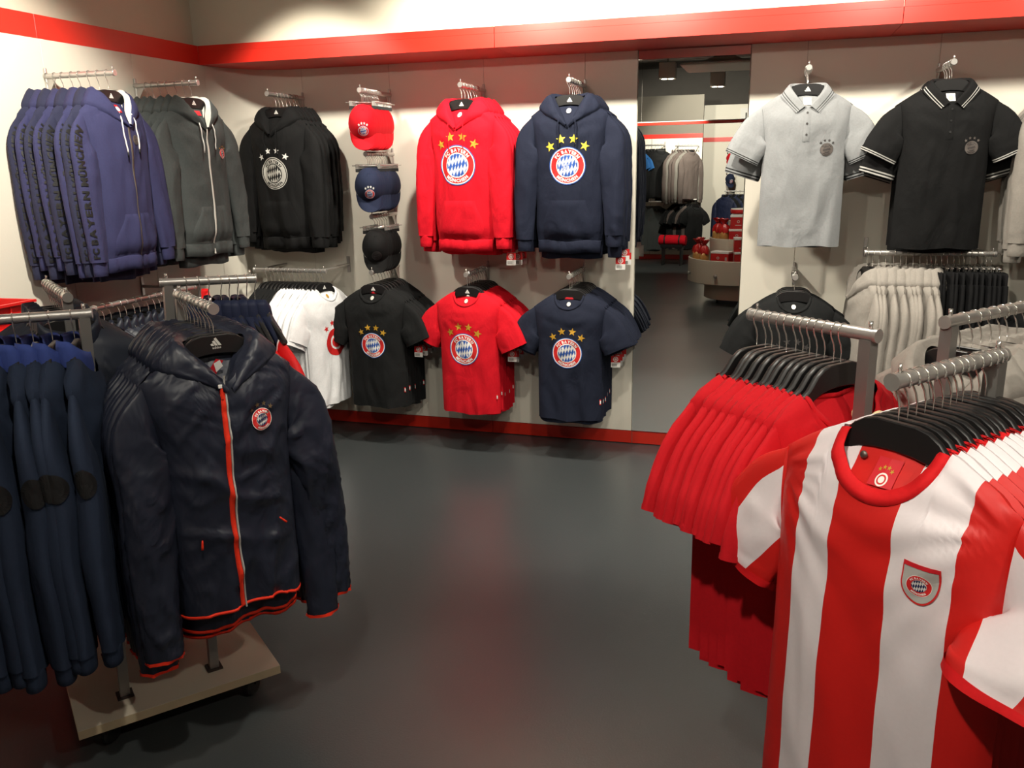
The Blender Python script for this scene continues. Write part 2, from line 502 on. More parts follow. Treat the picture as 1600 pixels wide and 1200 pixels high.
    def cols(s, nn, ns):
        a = s.nw / s.sw
        left = np.linspace(-1, -a, ns + 1)[:-1]
        mid = a * np.sin(np.linspace(-PI / 2, PI / 2, nn))
        return np.concatenate([left, mid, -left[::-1]])
    def build(s, mb, mat, nn=13, ns=8, nv=34, matfn=None, bands=None):
        u = s.cols(nn, ns)
        if bands is not None:
            u = np.unique(np.round(np.concatenate([u, bands]), 5))
        for front in (True, False):
            X = []; Z = []
            for uu in u:
                x0 = uu * s.sw
                t = float(s.top(x0, front)); h = float(s.hemz(uu, front))
                r = np.linspace(0, 1, nv) ** 1.25
                z = t + (h - t) * r
                X.append(uu * s.W(z)); Z.append(z)
            X = np.array(X); Z = np.array(Z)
            Y = s.F(X, Z) if front else s.B(X, Z)
            vs = np.stack([X, Y, Z], -1).reshape(-1, 3)
            nu = len(u)
            groups = {}
            for i in range(nu - 1):
                mm = matfn(0.5 * (u[i] + u[i + 1]), front) if matfn else mat
                fl = groups.setdefault(mm, [])
                for j in range(nv - 1):
                    a = i * nv + j; b = a + nv
                    fl.append((a, a + 1, b + 1, b) if front else (a, b, b + 1, a + 1))
            o = len(mb.v); mb.v.extend(map(tuple, vs.tolist()))
            for mm, fl in groups.items():
                k = mb.mat(mm)
                for f in fl:
                    mb.f.append(tuple(i + o for i in f)); mb.mi.append(k)
        return mb
    def P(s, x, z, h=0.0015):
        return (x, float(s.F(x, z)) - h, z)

class Sleeve:
    """tube along a path; rows (x, z, y, a, b) for the right (+x) side"""
    def __init__(s, pts, side=1, n0=None, n=18, m=18, amp=0.006, seed=1, sharp=False, crumple=0.004):
        s.side = side; s.n = n; s.m = m
        s.C = catmull(pts, n)
        T = np.gradient(s.C[:, :2], axis=0); T /= np.linalg.norm(T, axis=1)[:, None]
        Nn = np.stack([-T[:, 1], T[:, 0]], -1)      # outward / up
        if n0 is not None:
            n0 = np.array(n0, float); n0 /= np.linalg.norm(n0)
            for i in range(n):
                k = max(0, 1 - i / (n * 0.30)); k = k * k * (3 - 2 * k)
                v = Nn[i] * (1 - k) + n0 * k; Nn[i] = v / np.linalg.norm(v)
        s.N = Nn; s.amp = amp; s.seed = seed; s.sharp = sharp; s.crumple = crumple
        d = np.concatenate([[0], np.cumsum(np.linalg.norm(np.diff(s.C[:, :2], axis=0), axis=1))])
        s.len = d[-1]
    def P(s, t, th, h=0.0):
        """t 0..1 along, th angle (0 outer, -pi/2 front)"""
        f = t * (s.n - 1); i = int(min(max(f, 0), s.n - 2)); k = f - i
        c = s.C[i] * (1 - k) + s.C[i + 1] * k; nn = s.N[i] * (1 - k) + s.N[i + 1] * k
        L = t * s.len
        env = min(1, max(0, (t - 0.04) / 0.25))
        nz = ridged if s.sharp else perlin
        tc, ts = math.cos(th), math.sin(th)
        if s.sharp:
            q = max(0.0, float(ridged(tc * 1.0 + L * 7, L * 6 + ts * 1.2, s.seed + 4))) ** 5 + 0.6 * max(0.0, float(ridged(tc * 1.6 - L * 9, L * 11 + ts * 1.6, s.seed + 6))) ** 5
            dr = env * (s.amp * float(perlin(tc * 1.1 + 3, L * 4 + ts * 1.1, s.seed)) + s.crumple * q)
        else: dr = env * (s.amp * float(nz(tc * 1.2 + 3, L * 5 + ts * 1.2, s.seed)) * (0.4 + 0.6 * abs(ts)) + s.crumple * float(perlin(tc * 1.6, L * 26 + ts * 1.6, s.seed + 9)))
        a = c[3] + dr * 0.4 + h; b = c[4] + dr + h
        x = c[0] + nn[0] * a * math.cos(th); z = c[1] + nn[1] * a * math.cos(th); y = c[2] + b * math.sin(th)
        return (s.side * x, y, z)
    def build(s, mb, mat, matfn=None, t0=0.0, t1=1.0, n=None, h=0.0, thf=None):
        n = n or s.n; m = s.m if thf is None else len(thf(0.0))
        ang = thf or (lambda t: [2 * PI * k / m for k in range(m)])
        for_rings = []
        for i in range(n):
            t = t0 + (t1 - t0) * i / (n - 1)
            for_rings.append([s.P(t, th, h) for th in ang(t)])
        if t0 == 0.0 and h == 0.0:
            c = s.C[0]; ctr = Vector((s.side * (c[0] - 0.012), c[2], c[1])); base = [Vector(p) for p in for_rings[0]]
            cap = [[tuple(ctr + (p - Vector((s.side * c[0], c[2], c[1]))) * k) for p in base] for k in (0.02, 0.7)]
            mb.loft(cap + [for_rings[0]] if s.side < 0 else [r[::-1] for r in cap + [for_rings[0]]], mat, True)
        vs = [p for r in for_rings for p in r]
        o = len(mb.v); mb.v.extend([tuple(map(float, p)) for p in vs])
        for i in range(n - 1):
            for k in range(m):
                a = i * m + k; b = i * m + (k + 1) % m
                t = t0 + (t1 - t0) * (i + 0.5) / (n - 1)
                mm = matfn(t, k if thf else 2 * PI * (k + 0.5) / m) if matfn else mat
                f = (a, b, b + m, a + m) if s.side < 0 else (a, a + m, b + m, b)
                mb.f.append(tuple(j + o for j in f)); mb.mi.append(mb.mat(mm))
        return mb

def m_of(mb, name, smooth=True, angle=None):
    return mb.mesh(name, smooth, angle)

# ---- 2D art: list of (verts, faces, material, layer)
_glyphs = {}
def glyph(ch, bold=0.035):
    k = (ch, bold)
    if k in _glyphs: return _glyphs[k]
    cu = bpy.data.curves.new('lettering', 'FONT')
    cu.body = ch; cu.size = 1.0; cu.offset = bold; cu.resolution_u = 2
    ob = bpy.data.objects.new('lettering', cu)
    COL.objects.link(ob)
    bpy.context.view_layer.update()
    me = bpy.data.meshes.new_from_object(ob.evaluated_get(bpy.context.evaluated_depsgraph_get()))
    vs = [(v.co.x, v.co.y) for v in me.vertices]; fs = [tuple(p.vertices) for p in me.polygons]
    COL.objects.unlink(ob); bpy.data.objects.remove(ob); bpy.data.curves.remove(cu); bpy.data.meshes.remove(me)
    if vs:
        x0 = min(v[0] for v in vs); x1 = max(v[0] for v in vs)
        vs = [(v[0] - x0, v[1]) for v in vs]; w = x1 - x0
    else: w = 0.25
    _glyphs[k] = (vs, fs, w)
    return _glyphs[k]

def line_art(text, mat, size=1.0, gap=0.09, bold=0.035, layer=0, center=True):
    x = 0; parts = []
    for ch in text:
        if ch == ' ': x += 0.32; continue
        vs, fs, w = glyph(ch, bold)
        parts.append(([(v[0] + x, v[1]) for v in vs], fs)); x += w + gap
    W = x - gap; out = []
    for vs, fs in parts:
        out.append(([((v[0] - (W / 2 if center else 0)) * size, (v[1] - 0.35) * size) for v in vs], fs, mat, layer))
    return out, W * size

def arc_art(text, mat, r, size, top=True, layer=3, bold=0.05, gap=0.10):
    ws = []; tot = 0
    for ch in text:
        w = 0.34 if ch == ' ' else glyph(ch, bold)[2]
        ws.append(w); tot += w + gap
    tot -= gap; out = []; x = -tot / 2
    for ch, w in zip(text, ws):
        if ch != ' ':
            vs, fs, _ = glyph(ch, bold); q = []
            for v in vs:
                X = (v[0] + x) * size; Y = (v[1] - 0.36) * size
                if top:
                    a = X / r; rr = r + Y; q.append((rr * math.sin(a), rr * math.cos(a)))
                else:
                    a = X / r; rr = r - Y; q.append((rr * math.sin(a), -rr * math.cos(a)))
            out.append((q, fs, mat, layer))
        x += w + gap
    return out

def annulus(r0, r1, mat, layer=0, n=40, nr=2):
    vs = []; fs = []
    for i in range(nr + 1):
        r = r0 + (r1 - r0) * i / nr
        vs += [(r * math.sin(2 * PI * k / n), r * math.cos(2 * PI * k / n)) for k in range(n)]
    for i in range(nr):
        for k in range(n):
            a = i * n + k; b = i * n + (k + 1) % n
            fs.append((a, a + n, b + n, b))
    return (vs, fs, mat, layer)

def clip_circle(poly, R, n=24):
    for k in range(n):
        a0 = 2 * PI * k / n; a1 = 2 * PI * (k + 1) / n
        p = (R * math.cos(a0), R * math.sin(a0)); q = (R * math.cos(a1), R * math.sin(a1))
        ex, ey = q[0] - p[0], q[1] - p[1]; out = []
        ins = lambda v: ex * (v[1] - p[1]) - ey * (v[0] - p[0]) >= 0
        for i in range(len(poly)):
            a = poly[i]; b = poly[(i + 1) % len(poly)]
            ia, ib = ins(a), ins(b)
            if ia: out.append(a)
            if ia != ib:
                da = ex * (a[1] - p[1]) - ey * (a[0] - p[0]); db = ex * (b[1] - p[1]) - ey * (b[0] - p[0])
                t = da / (da - db); out.append((a[0] + (b[0] - a[0]) * t, a[1] + (b[1] - a[1]) * t))
        poly = out
        if len(poly) < 3: return None
    return poly

def crest_art(outer, ring, letters, inner, loz, outer2=None, text=True):
    """unit-radius roundel: ring with lettering round a field of slanted lozenges"""
    A = [annulus(0.955, 1.0, outer, 0, nr=1), annulus(0.90, 0.955, outer2 or letters, 0, nr=1), annulus(0.62, 0.90, ring, 0, nr=3), annulus(0.575, 0.62, outer2 or letters, 0, nr=1)]
    vs = [(0, 0)]; n = 40
    A.append(annulus(0.001, 0.575, inner, 0, nr=4))
    w, h = 0.185, 0.52
    for j in range(-2, 3):
        for i in range(-6, 7):
            cx, cy = i * w + (0.0), j * h
            po = [(0, h / 2), (-w / 2, 0), (0, -h / 2), (w / 2, 0)]
            po = [(cx + x + 0.16 * (y + cy), cy + y + 0.22 * (cx + x)) for x, y in po]
            c = clip_circle(po, 0.565)
            if c: A.append((c, [tuple(range(len(c)))], loz, 1))
    if text:
        A += arc_art('FC BAYERN', letters, 0.755, 0.235, True, 1)
        A += arc_art('M\u00dcNCHEN', letters, 0.760, 0.225, False, 1)
    return A

def star_art(cx, cy, r, mat, rot=0.0, layer=0):
    vs = [(cx, cy)]
    for k in range(10):
        a = rot + k * PI / 5; q = r if k % 2 == 0 else r * 0.42
        vs.append((cx + q * math.sin(a), cy + q * math.cos(a)))
    return (vs, [(0, 1 + k, 1 + (k + 1) % 10) for k in range(10)], mat, layer)

def rect_art(x0, x1, y0, y1, mat, layer=0, nx=2, ny=2):
    vs = []; fs = []
    for j in range(ny + 1):
        for i in range(nx + 1):
            vs.append((x0 + (x1 - x0) * i / nx, y0 + (y1 - y0) * j / ny))
    for j in range(ny):
        for i in range(nx):
            a = j * (nx + 1) + i
            fs.append((a, a + 1, a + nx + 2, a + nx + 1))
    return (vs, fs, mat, layer)

def poly_art(pts, mat, layer=0):
    return (list(pts), [tuple(range(len(pts)))], mat, layer)

def three_bar_art(mat, word=False):
    A = []
    for i, L in enumerate((0.36, 0.70, 1.04)):
        x = i * 0.36; d = (-0.5, 0.80)
        p = [(x, 0), (x + 0.29, 0)]
        k = max(0.0, L - 0.14)
        q = [(x + 0.29 + d[0] * L, d[1] * L), (x + d[0] * k, d[1] * k)]
        A.append(poly_art([(a - 0.5, b) for a, b in p + q], mat, 0))
    if word:
        t, w = line_art('adidas', mat, 0.34, 0.06, 0.02)
        for vs, fs, mm, l in t:
            A.append(([(v[0], v[1] - 0.20) for v in vs], fs, mm, l))
    return A

def cut_art(art, sx, sy):
    out = []
    for vs, fs, mm, l in art:
        bm = bmesh.new(); bv = [bm.verts.new((v[0], v[1], 0)) for v in vs]
        for f in fs:
            try: bm.faces.new([bv[i] for i in f])
            except ValueError: pass
        xs = [v[0] for v in vs]; ys = [v[1] for v in vs]
        for lo, hi, st, no in ((min(xs), max(xs), sx, (1, 0, 0)), (min(ys), max(ys), sy, (0, 1, 0))):
            q = lo + st
            while q < hi:
                bmesh.ops.bisect_plane(bm, geom=bm.verts[:] + bm.edges[:] + bm.faces[:], plane_co=tuple(q * c for c in no), plane_no=no)
                q += st
        bm.verts.index_update()
        out.append(([(v.co.x, v.co.y) for v in bm.verts], [tuple(v.index for v in f.verts) for f in bm.faces], mm, l))
        bm.free()
    return out

def lay(art, place, sx, cx=0.0, cy=0.0, h0=0.0016, dh=0.0007, mb=None, skew=0.0):
    """put 2D art on a surface: place(x, z, h) -> point"""
    mb = mb or MB()
    for vs, fs, mm, l in art:
        mb.add([place(cx + v[0] * sx, cy + v[1] * sx + skew * v[0] * sx, h0 + l * dh) for v in vs], fs, mm)
    return mb

STAR4 = [(-0.92, 1.02, -0.35), (-0.34, 1.38, -0.12), (0.34, 1.38, 0.12), (0.92, 1.02, 0.35)]
def stars_art(mat, r=0.24, pos=STAR4):
    return [star_art(x, y, r, mat, a) for x, y, a in pos]

CREST_COL = crest_art(M['blue_p'], M['red_p'], M['white'], M['white'], M['blue_p'], M['white'])
CREST_MONO = crest_art(M['dim_white'], M['dim_white'], M['black_p'], M['black_p'], M['dim_white'], M['black_p'])
CREST_BADGE = crest_art(M['white'], M['red_p'], M['white'], M['white'], M['navy_p'], M['red_p'])
CREST_DARK = crest_art(M['darkgrey_p'], M['grey_p'], M['darkgrey_p'], M['grey_p'], M['darkgrey_p'], M['grey_p'])
CREST_BLACK = crest_art(M['darkgrey_p'], M['black_p'], M['darkgrey_p'], M['black_p'], M['darkgrey_p'], M['darkgrey_p'])
def far_crest(a, b, c):
    return [annulus(0.75, 1.0, a, 0, 20, 1), annulus(0.5, 0.75, b, 0, 20, 1), annulus(0.001, 0.5, c, 0, 20, 2)]

# ---- hanger
def hanger_mesh():
    top = [(0, 0), (0.035, 0.0), (0.058, -0.005), (0.078, -0.018), (0.100, -0.044), (0.130, -0.064), (0.165, -0.085), (0.190, -0.103)]
    mb = MB()
    # outline strip so every cell stays a clean quad
    tp = [(-x, z) for x, z in reversed(top[1:])] + top
    bt = [(-0.192, -0.112), (-0.186, -0.118), (-0.155, -0.104), (-0.115, -0.082), (-0.090, -0.070), (-0.065, -0.058), (-0.035, -0.052), (0, -0.050), (0.035, -0.052), (0.065, -0.058), (0.090, -0.070), (0.115, -0.082), (0.155, -0.104), (0.186, -0.118), (0.192, -0.112)]
    t = 0.007; b = 0.002
    rings = []
    for (tx, tz), (bx, bz) in zip(tp, bt):
        tz -= 0.070; bz -= 0.070
        rings.append([(tx, -t + b, tz), (tx, t - b, tz), (tx, t, tz - b), (bx, t, bz + b), (bx, t - b, bz), (bx, -t + b, bz), (bx, -t, bz + b), (tx, -t, tz - b)])
    mb.loft(rings, M['hanger'], True, True)
    return m_of(mb, 'hanger_body', True, 40)
def hook_mesh():
    mb = MB(); pts = []
    R = 0.0158
    for a in np.linspace(-35, 200, 16):
        pts.append((R * math.cos(math.radians(a)), 0, R * math.sin(math.radians(a))))
    pts += [(-0.0125, 0, -0.015), (-0.004, 0, -0.030), (0, 0, -0.045), (0, 0, -0.072)]
    mb.tube(pts, 0.0018, M['chrome'], 6)
    return m_of(mb, 'hanger_hook')
HANG_BODY = hanger_mesh(); HANG_HOOK = hook_mesh()
flat_front = lambda x, z, h: (x, -0.007 - h, z)
LOGO_MESH = m_of(lay(three_bar_art(M['white']), flat_front, 0.026, 0.002, -0.105, 0.0006), 'hanger_logo', False)
LOGO_WORD = m_of(lay(three_bar_art(M['dim_white'], True), flat_front, 0.026, 0.002, -0.098, 0.0006), 'hanger_logo', False)
K_HANGER = Kit('clothes_hanger', 'hanger').part('hanger_body', HANG_BODY).part('hook', HANG_HOOK, 'chrome wire hook')
K_HANGER_LOGO = Kit('clothes_hanger', 'hanger').part('hanger_body', HANG_BODY).part('hook', HANG_HOOK, 'chrome wire hook').part('logo', LOGO_MESH, 'white three-bar logo')
K_HANGER_WORD = Kit('clothes_hanger', 'hanger').part('hanger_body', HANG_BODY).part('hook', HANG_HOOK, 'chrome wire hook').part('logo', LOGO_WORD, 'pale three-bar logo with lettering')

def clip_hanger_kit():
    mb = MB()
    mb.tube([(-0.09, 0, -0.062), (0.09, 0, -0.062)], 0.0025, M['chrome'], 6)
    bar = m_of(mb, 'hanger_bar')
    mb = MB(); pts = []
    for a in np.linspace(-35, 200, 12):
        pts.append((0.0158 * math.cos(math.radians(a)), 0, 0.0158 * math.sin(math.radians(a))))
    pts += [(-0.011, 0, -0.015), (0, 0, -0.030), (0, 0, -0.062)]
    mb.tube(pts, 0.0016, M['chrome'], 6)
    hook = m_of(mb, 'clip_hook')
    k = Kit('clip_hanger', 'hanger').part('hanger_bar', bar).part('hook', hook)
    for sx in (-0.062, 0.062):
        mb = MB()
        mb.box(sx - 0.009, sx + 0.009, -0.005, -0.003, -0.086, -0.054, M['chrome'], 0.001)
        mb.box(sx - 0.009, sx + 0.009, 0.003, 0.005, -0.086, -0.054, M['chrome'], 0.001)
        mb.tube([(sx - 0.009, 0, -0.064), (sx + 0.009, 0, -0.064)], 0.004, M['chrome'], 8)
        c = m_of(mb, 'clip', False)
        mb = MB(); mb.box(sx - 0.010, sx + 0.010, -0.0065, 0.0065, -0.098, -0.080, M['hanger'], 0.001)
        k.part('clip', c, None, [('clip_pad', m_of(mb, 'clip_pad', False), 'black clip pad')])
    return k
K_CLIP = clip_hanger_kit()

# ---- garment pieces
def neckband(T, mat, w=0.013, n=25, th=0.0012, lift=0.0):
    mb = MB()
    a = np.linspace(-PI / 2, PI / 2, n)
    for front in (True, False):
        rings = []
        drop = T.nf if front else T.nb
        for t in a:
            x = T.nw * math.sin(t); z = float(T.neck(x, drop, T.vneck and front))
            y = float(T.F(x, z - 0.004)) if front else float(T.B(x, z - 0.004))
            # inner edge: towards the neck centre
            k = w / max(T.nw, 1e-3)
            xi = x * (1 - k * 0.8); zi = float(T.neck(x, drop, T.vneck and front)) + w * (0.95 * math.cos(t) ** 0.5 if math.cos(t) > 0 else 0) * (1 if front else 0.55) + lift
            yi = y * (0.80 if front else 0.9)
            s = -1 if front else 1
            rings.append([(x, y + s * 0.0015, z - 0.003), (0.55 * x + 0.45 * xi, 0.55 * y + 0.45 * yi + s * (th + 0.001), 0.55 * z + 0.45 * zi), (xi, yi + s * 0.001, zi), (xi, yi - s * 0.002, zi), (x, y - s * 0.002, z - 0.003)])
        mb.loft(rings, mat, True, False)
    return m_of(mb, 'neckband')

def neck_tape(T, mat, w=0.011, n=21):
    mb = MB(); top = []; rings = []
    for t in np.linspace(-PI / 2 * 0.98, PI / 2 * 0.98, n):
        x = T.nw * 0.94 * math.sin(t); z = float(T.neck(x, T.nb)) + 0.004
        y = float(T.B(x, z - 0.01))
        rings.append([(x, y - 0.004, z), (x, y - 0.0055, z - w * 0.5), (x, y - 0.004, z - w)])
    mb.loft(rings, mat, False)
    return m_of(mb, 'neck_tape')

def neck_label(T, mat, w=0.018, h=0.03, z=None, dot=None, name='neck_label'):
    z = (T.zs0 - T.nb - 0.012) if z is None else z
    mb = MB(); place = lambda x, zz, hh: (x, float(T.B(x, zz)) - 0.004 - hh, zz)
    mb = lay([rect_art(-w, w, -h, 0, mat)], place, 1.0, 0.0, z, 0.0)
    if dot: lay([annulus(0.001, 1, dot, 1, 16, 1)], place, w * 0.6, 0, z - h * 0.55, 0.0006, mb=mb)
    return m_of(mb, name, False)
def round_label(T, mat, z, r=0.011):
    place = lambda x, zz, hh: (x, float(T.B(x, zz)) - 0.004 - hh, zz)
    return m_of(lay([annulus(0.001, 1, mat, 0, 18, 1)], place, r, 0, z), 'neck_label', False)

def patch(T, outline, mat, h=0.004, n=12, m=10, name='pocket'):
    """a sewn-on panel: outline(t) -> (x0, x1) for t 0..1 between z0 and z1"""
    z0, z1, fn = outline
    rings = []
    for j in range(m + 1):
        t = j / m; z = z0 + (z1 - z0) * t; xa, xb = fn(t); r = []
        for i in range(n + 1):
            x = xa + (xb - xa) * i / n
            e = min(i, n - i, j, m - j); hh = 0.0006 if e == 0 else h
            r.append((x, float(T.F(x, z)) - hh, z))
        rings.append(r)
    mb = MB(); mb.loft(rings, mat, False)
    return m_of(mb, name)

def strip(T, pts, w, mat, h=0.003, n=40, name='zip', mb=None):
    """a ribbon lying on the front along pts (x, z)"""
    c = catmull(pts, n); rings = []
    for i in range(n):
        t = c[min(i + 1, n - 1)] - c[max(i - 1, 0)]; t = t / (np.linalg.norm(t) + 1e-9); q = np.array([-t[1], t[0]])
        r = []
        for k, hh in ((-1, 0.0003), (-0.8, h), (0.8, h), (1, 0.0003)):
            p = c[i] + q * w * 0.5 * k
            r.append((p[0], float(T.F(p[0], p[1])) - hh, p[1]))
        rings.append(r)
    own = mb is None
    mb = mb or MB(); mb.loft(rings, mat, False)
    return m_of(mb, name) if own else mb

def cord(T, pts, r, mat, name='drawstring', off=0.006, tip=None):
    c = catmull(pts, 16); mb = MB()
    P3 = [(p[0], float(T.F(p[0], p[1])) - off, p[1]) for p in c]
    mb.tube(P3, r, mat, 6)
    if tip: mb.tube([P3[-1], (P3[-1][0], P3[-1][1], P3[-1][2] - 0.02)], r * 1.15, tip, 6)
    return m_of(mb, name)

def hem_trim(T, mat, w=0.02, out=0.004, n=41, name='hem_band', gath=0.985, back=True):
    """a band round the bottom edge"""
    mb = MB(); us = np.sin(np.linspace(-PI / 2, PI / 2, n))
    loop = [(u, True) for u in us] + ([(u, False) for u in us[::-1][1:-1]] if back else [])
    rings = []
    for u, fr in loop:
        z = float(T.hemz(u, fr)) + 0.001; r = []
        s = -1 if fr else 1
        for k, (dz, o) in enumerate(((w * 0.0 + 0.002, 0.0005), (-0.002, out), (-w * 0.5, out * 1.1), (-w, out * 0.6), (-w - 0.001, -out * 0.3), (-w * 0.4, -0.002))):
            zz = z + 0.004; x = u * float(T.W(zz)) * gath * (1 if k else 1.0)
            y = (float(T.F(x, zz)) if fr else float(T.B(x, zz)))
            r.append((x * (1 + (o * 0.6 if abs(u) > 0.97 else 0)), y + s * o, z + dz))
        rings.append(r)
    if back:
        mb.loft(rings + [rings[0]], mat, True)
    else:
        mb.loft(rings, mat, True, True)
    return m_of(mb, name)

def hood(T, mat, lining, zv=-0.215, spread=1.0, high=0.0, n=28, back=0.10, seed=1, gather=0.0):
    """a lowered hood: a folded-over collar from the front V round the nape"""
    y0 = float(T.F(0.0, zv)); z0 = T.zs0
    yb = float(T.F(0.06, zv + 0.06))
    S = spread
    E = [(0.004, zv, y0 - 0.004), (0.034 * S, zv + 0.055, yb * 0.85), (0.066 * S, z0 - 0.005 + high, -0.022), (0.078 * S, z0 + 0.022 + high, 0.010), (0.050, z0 + 0.018 + high, 0.030), (0, z0 + 0.012 + high, 0.036)]
    Tt = [(0.006, zv - 0.002, y0 - 0.016), (0.056 * S, zv + 0.062, yb - 0.022), (0.095 * S, z0 + 0.008 + high, -0.034), (0.106 * S, z0 + 0.034 + high, 0.008), (0.070, z0 + 0.030 + high, 0.052), (0, z0 + 0.022 + high, 0.064)]
    O = [(0.010, zv - 0.012, y0 - 0.012), (0.092 * S, zv + 0.048, yb - 0.016), (0.142 * S, z0 - 0.036, -0.030), (0.156 * S, z0 - 0.022, 0.010), (0.115, z0 - 0.070, back * 0.75), (0, z0 - 0.16, back)]
    U = [(0.006, zv - 0.014, y0 - 0.002), (0.098 * S, zv + 0.034, float(T.F(0.098 * S, zv + 0.034)) + 0.001), (0.148 * S, z0 - 0.062, -0.008), (0.158 * S, z0 - 0.055, 0.012), (0.105, z0 - 0.10, back * 0.45), (0, z0 - 0.18, back * 0.5)]
    rows = [catmull(r, n) for r in (E, Tt, O, U)]
    mb = MB()
    grid = []
    for i in range(n):
        prof = catmull([(r[i][0], r[i][1], r[i][2]) for r in rows], 13)
        grid.append(prof)
    grid = np.array(grid)
    t = np.linspace(0, 1, n)[:, None]; k = np.linspace(0, 1, 13)[None, :]
    bump = 0.006 * perlin(t * 6, k * 3, seed) + 0.003 * perlin(t * 15, k * 5, seed + 2)
    if gather: bump = bump + gather * np.sin(t * 75 + 2 * perlin(t * 5, k * 2, seed)) * np.sin(k * PI)
    env = np.sin(np.clip(k, 0, 1) * PI) * np.ones_like(t)
    grid[..., 2] -= np.where(grid[..., 2] < 0.02, 1, -1) * bump * env
    grid[..., 1] += bump * env * 0.8
    for sx in (1, -1):
        rings = [[(sx * p[0], p[2], p[1]) for p in row] for row in grid]
        if sx < 0: rings = rings[::-1]
        vs = [p for r in rings for p in r]; nn = 13
        for part, mm in ((range(0, 3), lining), (range(3, 12), mat)):
            fs = []
            for i in range(n - 1):
                for j in part:
                    a = i * nn + j
                    fs.append((a, a + nn, a + nn + 1, a + 1))
            mb.add(vs, fs, mm)
    return m_of(mb, 'hood')

def polo_collar(T, mat, line, n=20):
    zv = T.zs0 - T.nf; z0 = T.zs0; y0 = float(T.F(0.02, zv))
    E = [(0.008, zv + 0.004, y0 - 0.004), (0.045, zv + 0.050, y0 * 0.75), (0.074, z0 + 0.012, -0.012), (0.055, z0 + 0.022, 0.014), (0, z0 + 0.020, 0.020)]
    Tt = [(0.016, zv + 0.006, y0 - 0.012), (0.058, zv + 0.056, y0 * 0.75 - 0.012), (0.088, z0 + 0.020, -0.016), (0.064, z0 + 0.030, 0.022), (0, z0 + 0.028, 0.030)]
    O = [(0.050, zv - 0.022, float(T.F(0.050, zv - 0.022)) - 0.006), (0.098, zv + 0.030, float(T.F(0.098, zv + 0.030)) - 0.006), (0.122, z0 - 0.020, -0.022), (0.085, z0 - 0.025, 0.036), (0, z0 - 0.030, 0.042)]
    rows = [catmull(r, n) for r in (E, Tt, O)]
    mb = MB()
    for sx in (1, -1):
        grid = []
        for i in range(n):
            pr = catmull([r[i] for r in rows], 33)
            grid.append([(sx * p[0], p[2], p[1]) for p in pr])
        if sx < 0: grid = grid[::-1]
        vs = [p for r in grid for p in r]
        for rng, mm in ((range(0, 26), mat), (range(26, 27), line), (range(27, 29), mat), (range(29, 30), line), (range(30, 32), mat)):
            fs = [(i * 33 + j, (i + 1) * 33 + j, (i + 1) * 33 + j + 1, i * 33 + j + 1) for i in range(n - 1) for j in rng]
            mb.add(vs, fs, mm)
    return m_of(mb, 'collar')

def hang_tag_mesh(x, y, z, yaw=0.0, string=0.05):
    mb = MB()
    art = [rect_art(-1, 1, -0.15, 1.25, M['red_p']), rect_art(-1, 1, -1.25, -0.15, M['white'])]
    art += [(q[0], q[1], q[2], q[3]) for q in [rect_art(-0.8, 0.3, -1.0, -0.4, M['tag_grey'], 1)]]
    c, s = math.cos(yaw), math.sin(yaw)
    place = lambda a, b, h: (x + a * c + h * s, y + a * s - h * c, z + b)
    lay(art, place, 0.026, 0, 0, 0.0, mb=mb)
    lay([(v, f, m, l + 1) for v, f, m, l in far_crest(M['white'], M['red_p'], M['dim_white'])], place, 0.014, 0, 0.0135, 0.0, mb=mb)
    back = lambda a, b, h: (x + a * c - h * s, y + a * s + h * c, z + b)
    lay([rect_art(-1, 1, -1.25, 1.25, M['white'])], back, 0.026, 0, 0, 0.0008, mb=mb)
    mb.tube([(x, y, z + 0.032), (x + 0.003, y + 0.004, z + 0.032 + string)], 0.0007, M['dim_white'], 4)
    return m_of(mb, 'hang_tag', False)

# ------------------------------------------------------------------ garment kits
def arm_hole(T):
    a = (T.sw - 0.003, T.zs1 - 0.001); b = (T.cw - 0.008, T.za)
    return ((a[0] + b[0]) / 2, (a[1] + b[1]) / 2), math.hypot(a[0] - b[0], a[1] - b[1]) / 2, (a[0] - b[0], a[1] - b[1])

def short_sleeve(T, side, seed, wide=0.082, ln=1.0, b=0.026, drop=0.0, n=14, amp=0.010, sharp=False, m=20, crumple=0.005, tuck=0.0):
    (cx, cz), a, n0 = arm_hole(T)
    pts = [(cx, cz, 0.0, a, 0.018), (cx + 0.034, cz - 0.040 - drop * 0.4, -0.004, a * 0.95, b), (cx + 0.066 * ln - tuck * 0.4, cz - 0.090 * ln - drop * 0.7, -0.008 - tuck * 0.7, wide + 0.004, b * 1.05), (cx + 0.088 * ln - tuck * 0.8, cz - 0.134 * ln - drop, -0.010 - tuck, wide, b)]
    return Sleeve(pts, side, n0, n, m, amp, seed, sharp, crumple)

def long_sleeve(T, side, seed, end=-0.80, out=0.0, n=30, amp=0.013, sharp=False, a_end=0.048, fwd=-0.03, b=0.034, crumple=0.006, m=20, a=0.0):
    (cx, cz), a0, n0 = arm_hole(T)
    L = cz - end
    pts = [(cx, cz, 0.0, a0, 0.018), (cx + 0.016 + out * 0.2, cz - 0.09 * L, -0.004, a0 * 0.90 + a * 0.5, b * 0.8), (cx + 0.032 + out * 0.5, cz - 0.28 * L, -0.012, 0.071 + a, b),
           (cx + 0.044 + out * 0.8, cz - 0.53 * L, fwd * 0.6, 0.064 + a, b), (cx + 0.050 + out, cz - 0.80 * L, fwd * 0.9, 0.055 + a * 0.6, b * 0.92), (cx + 0.052 + out, end, fwd, a_end, b * 0.8)]
    return Sleeve(pts, side, n0, n, m, amp, seed, sharp, crumple)

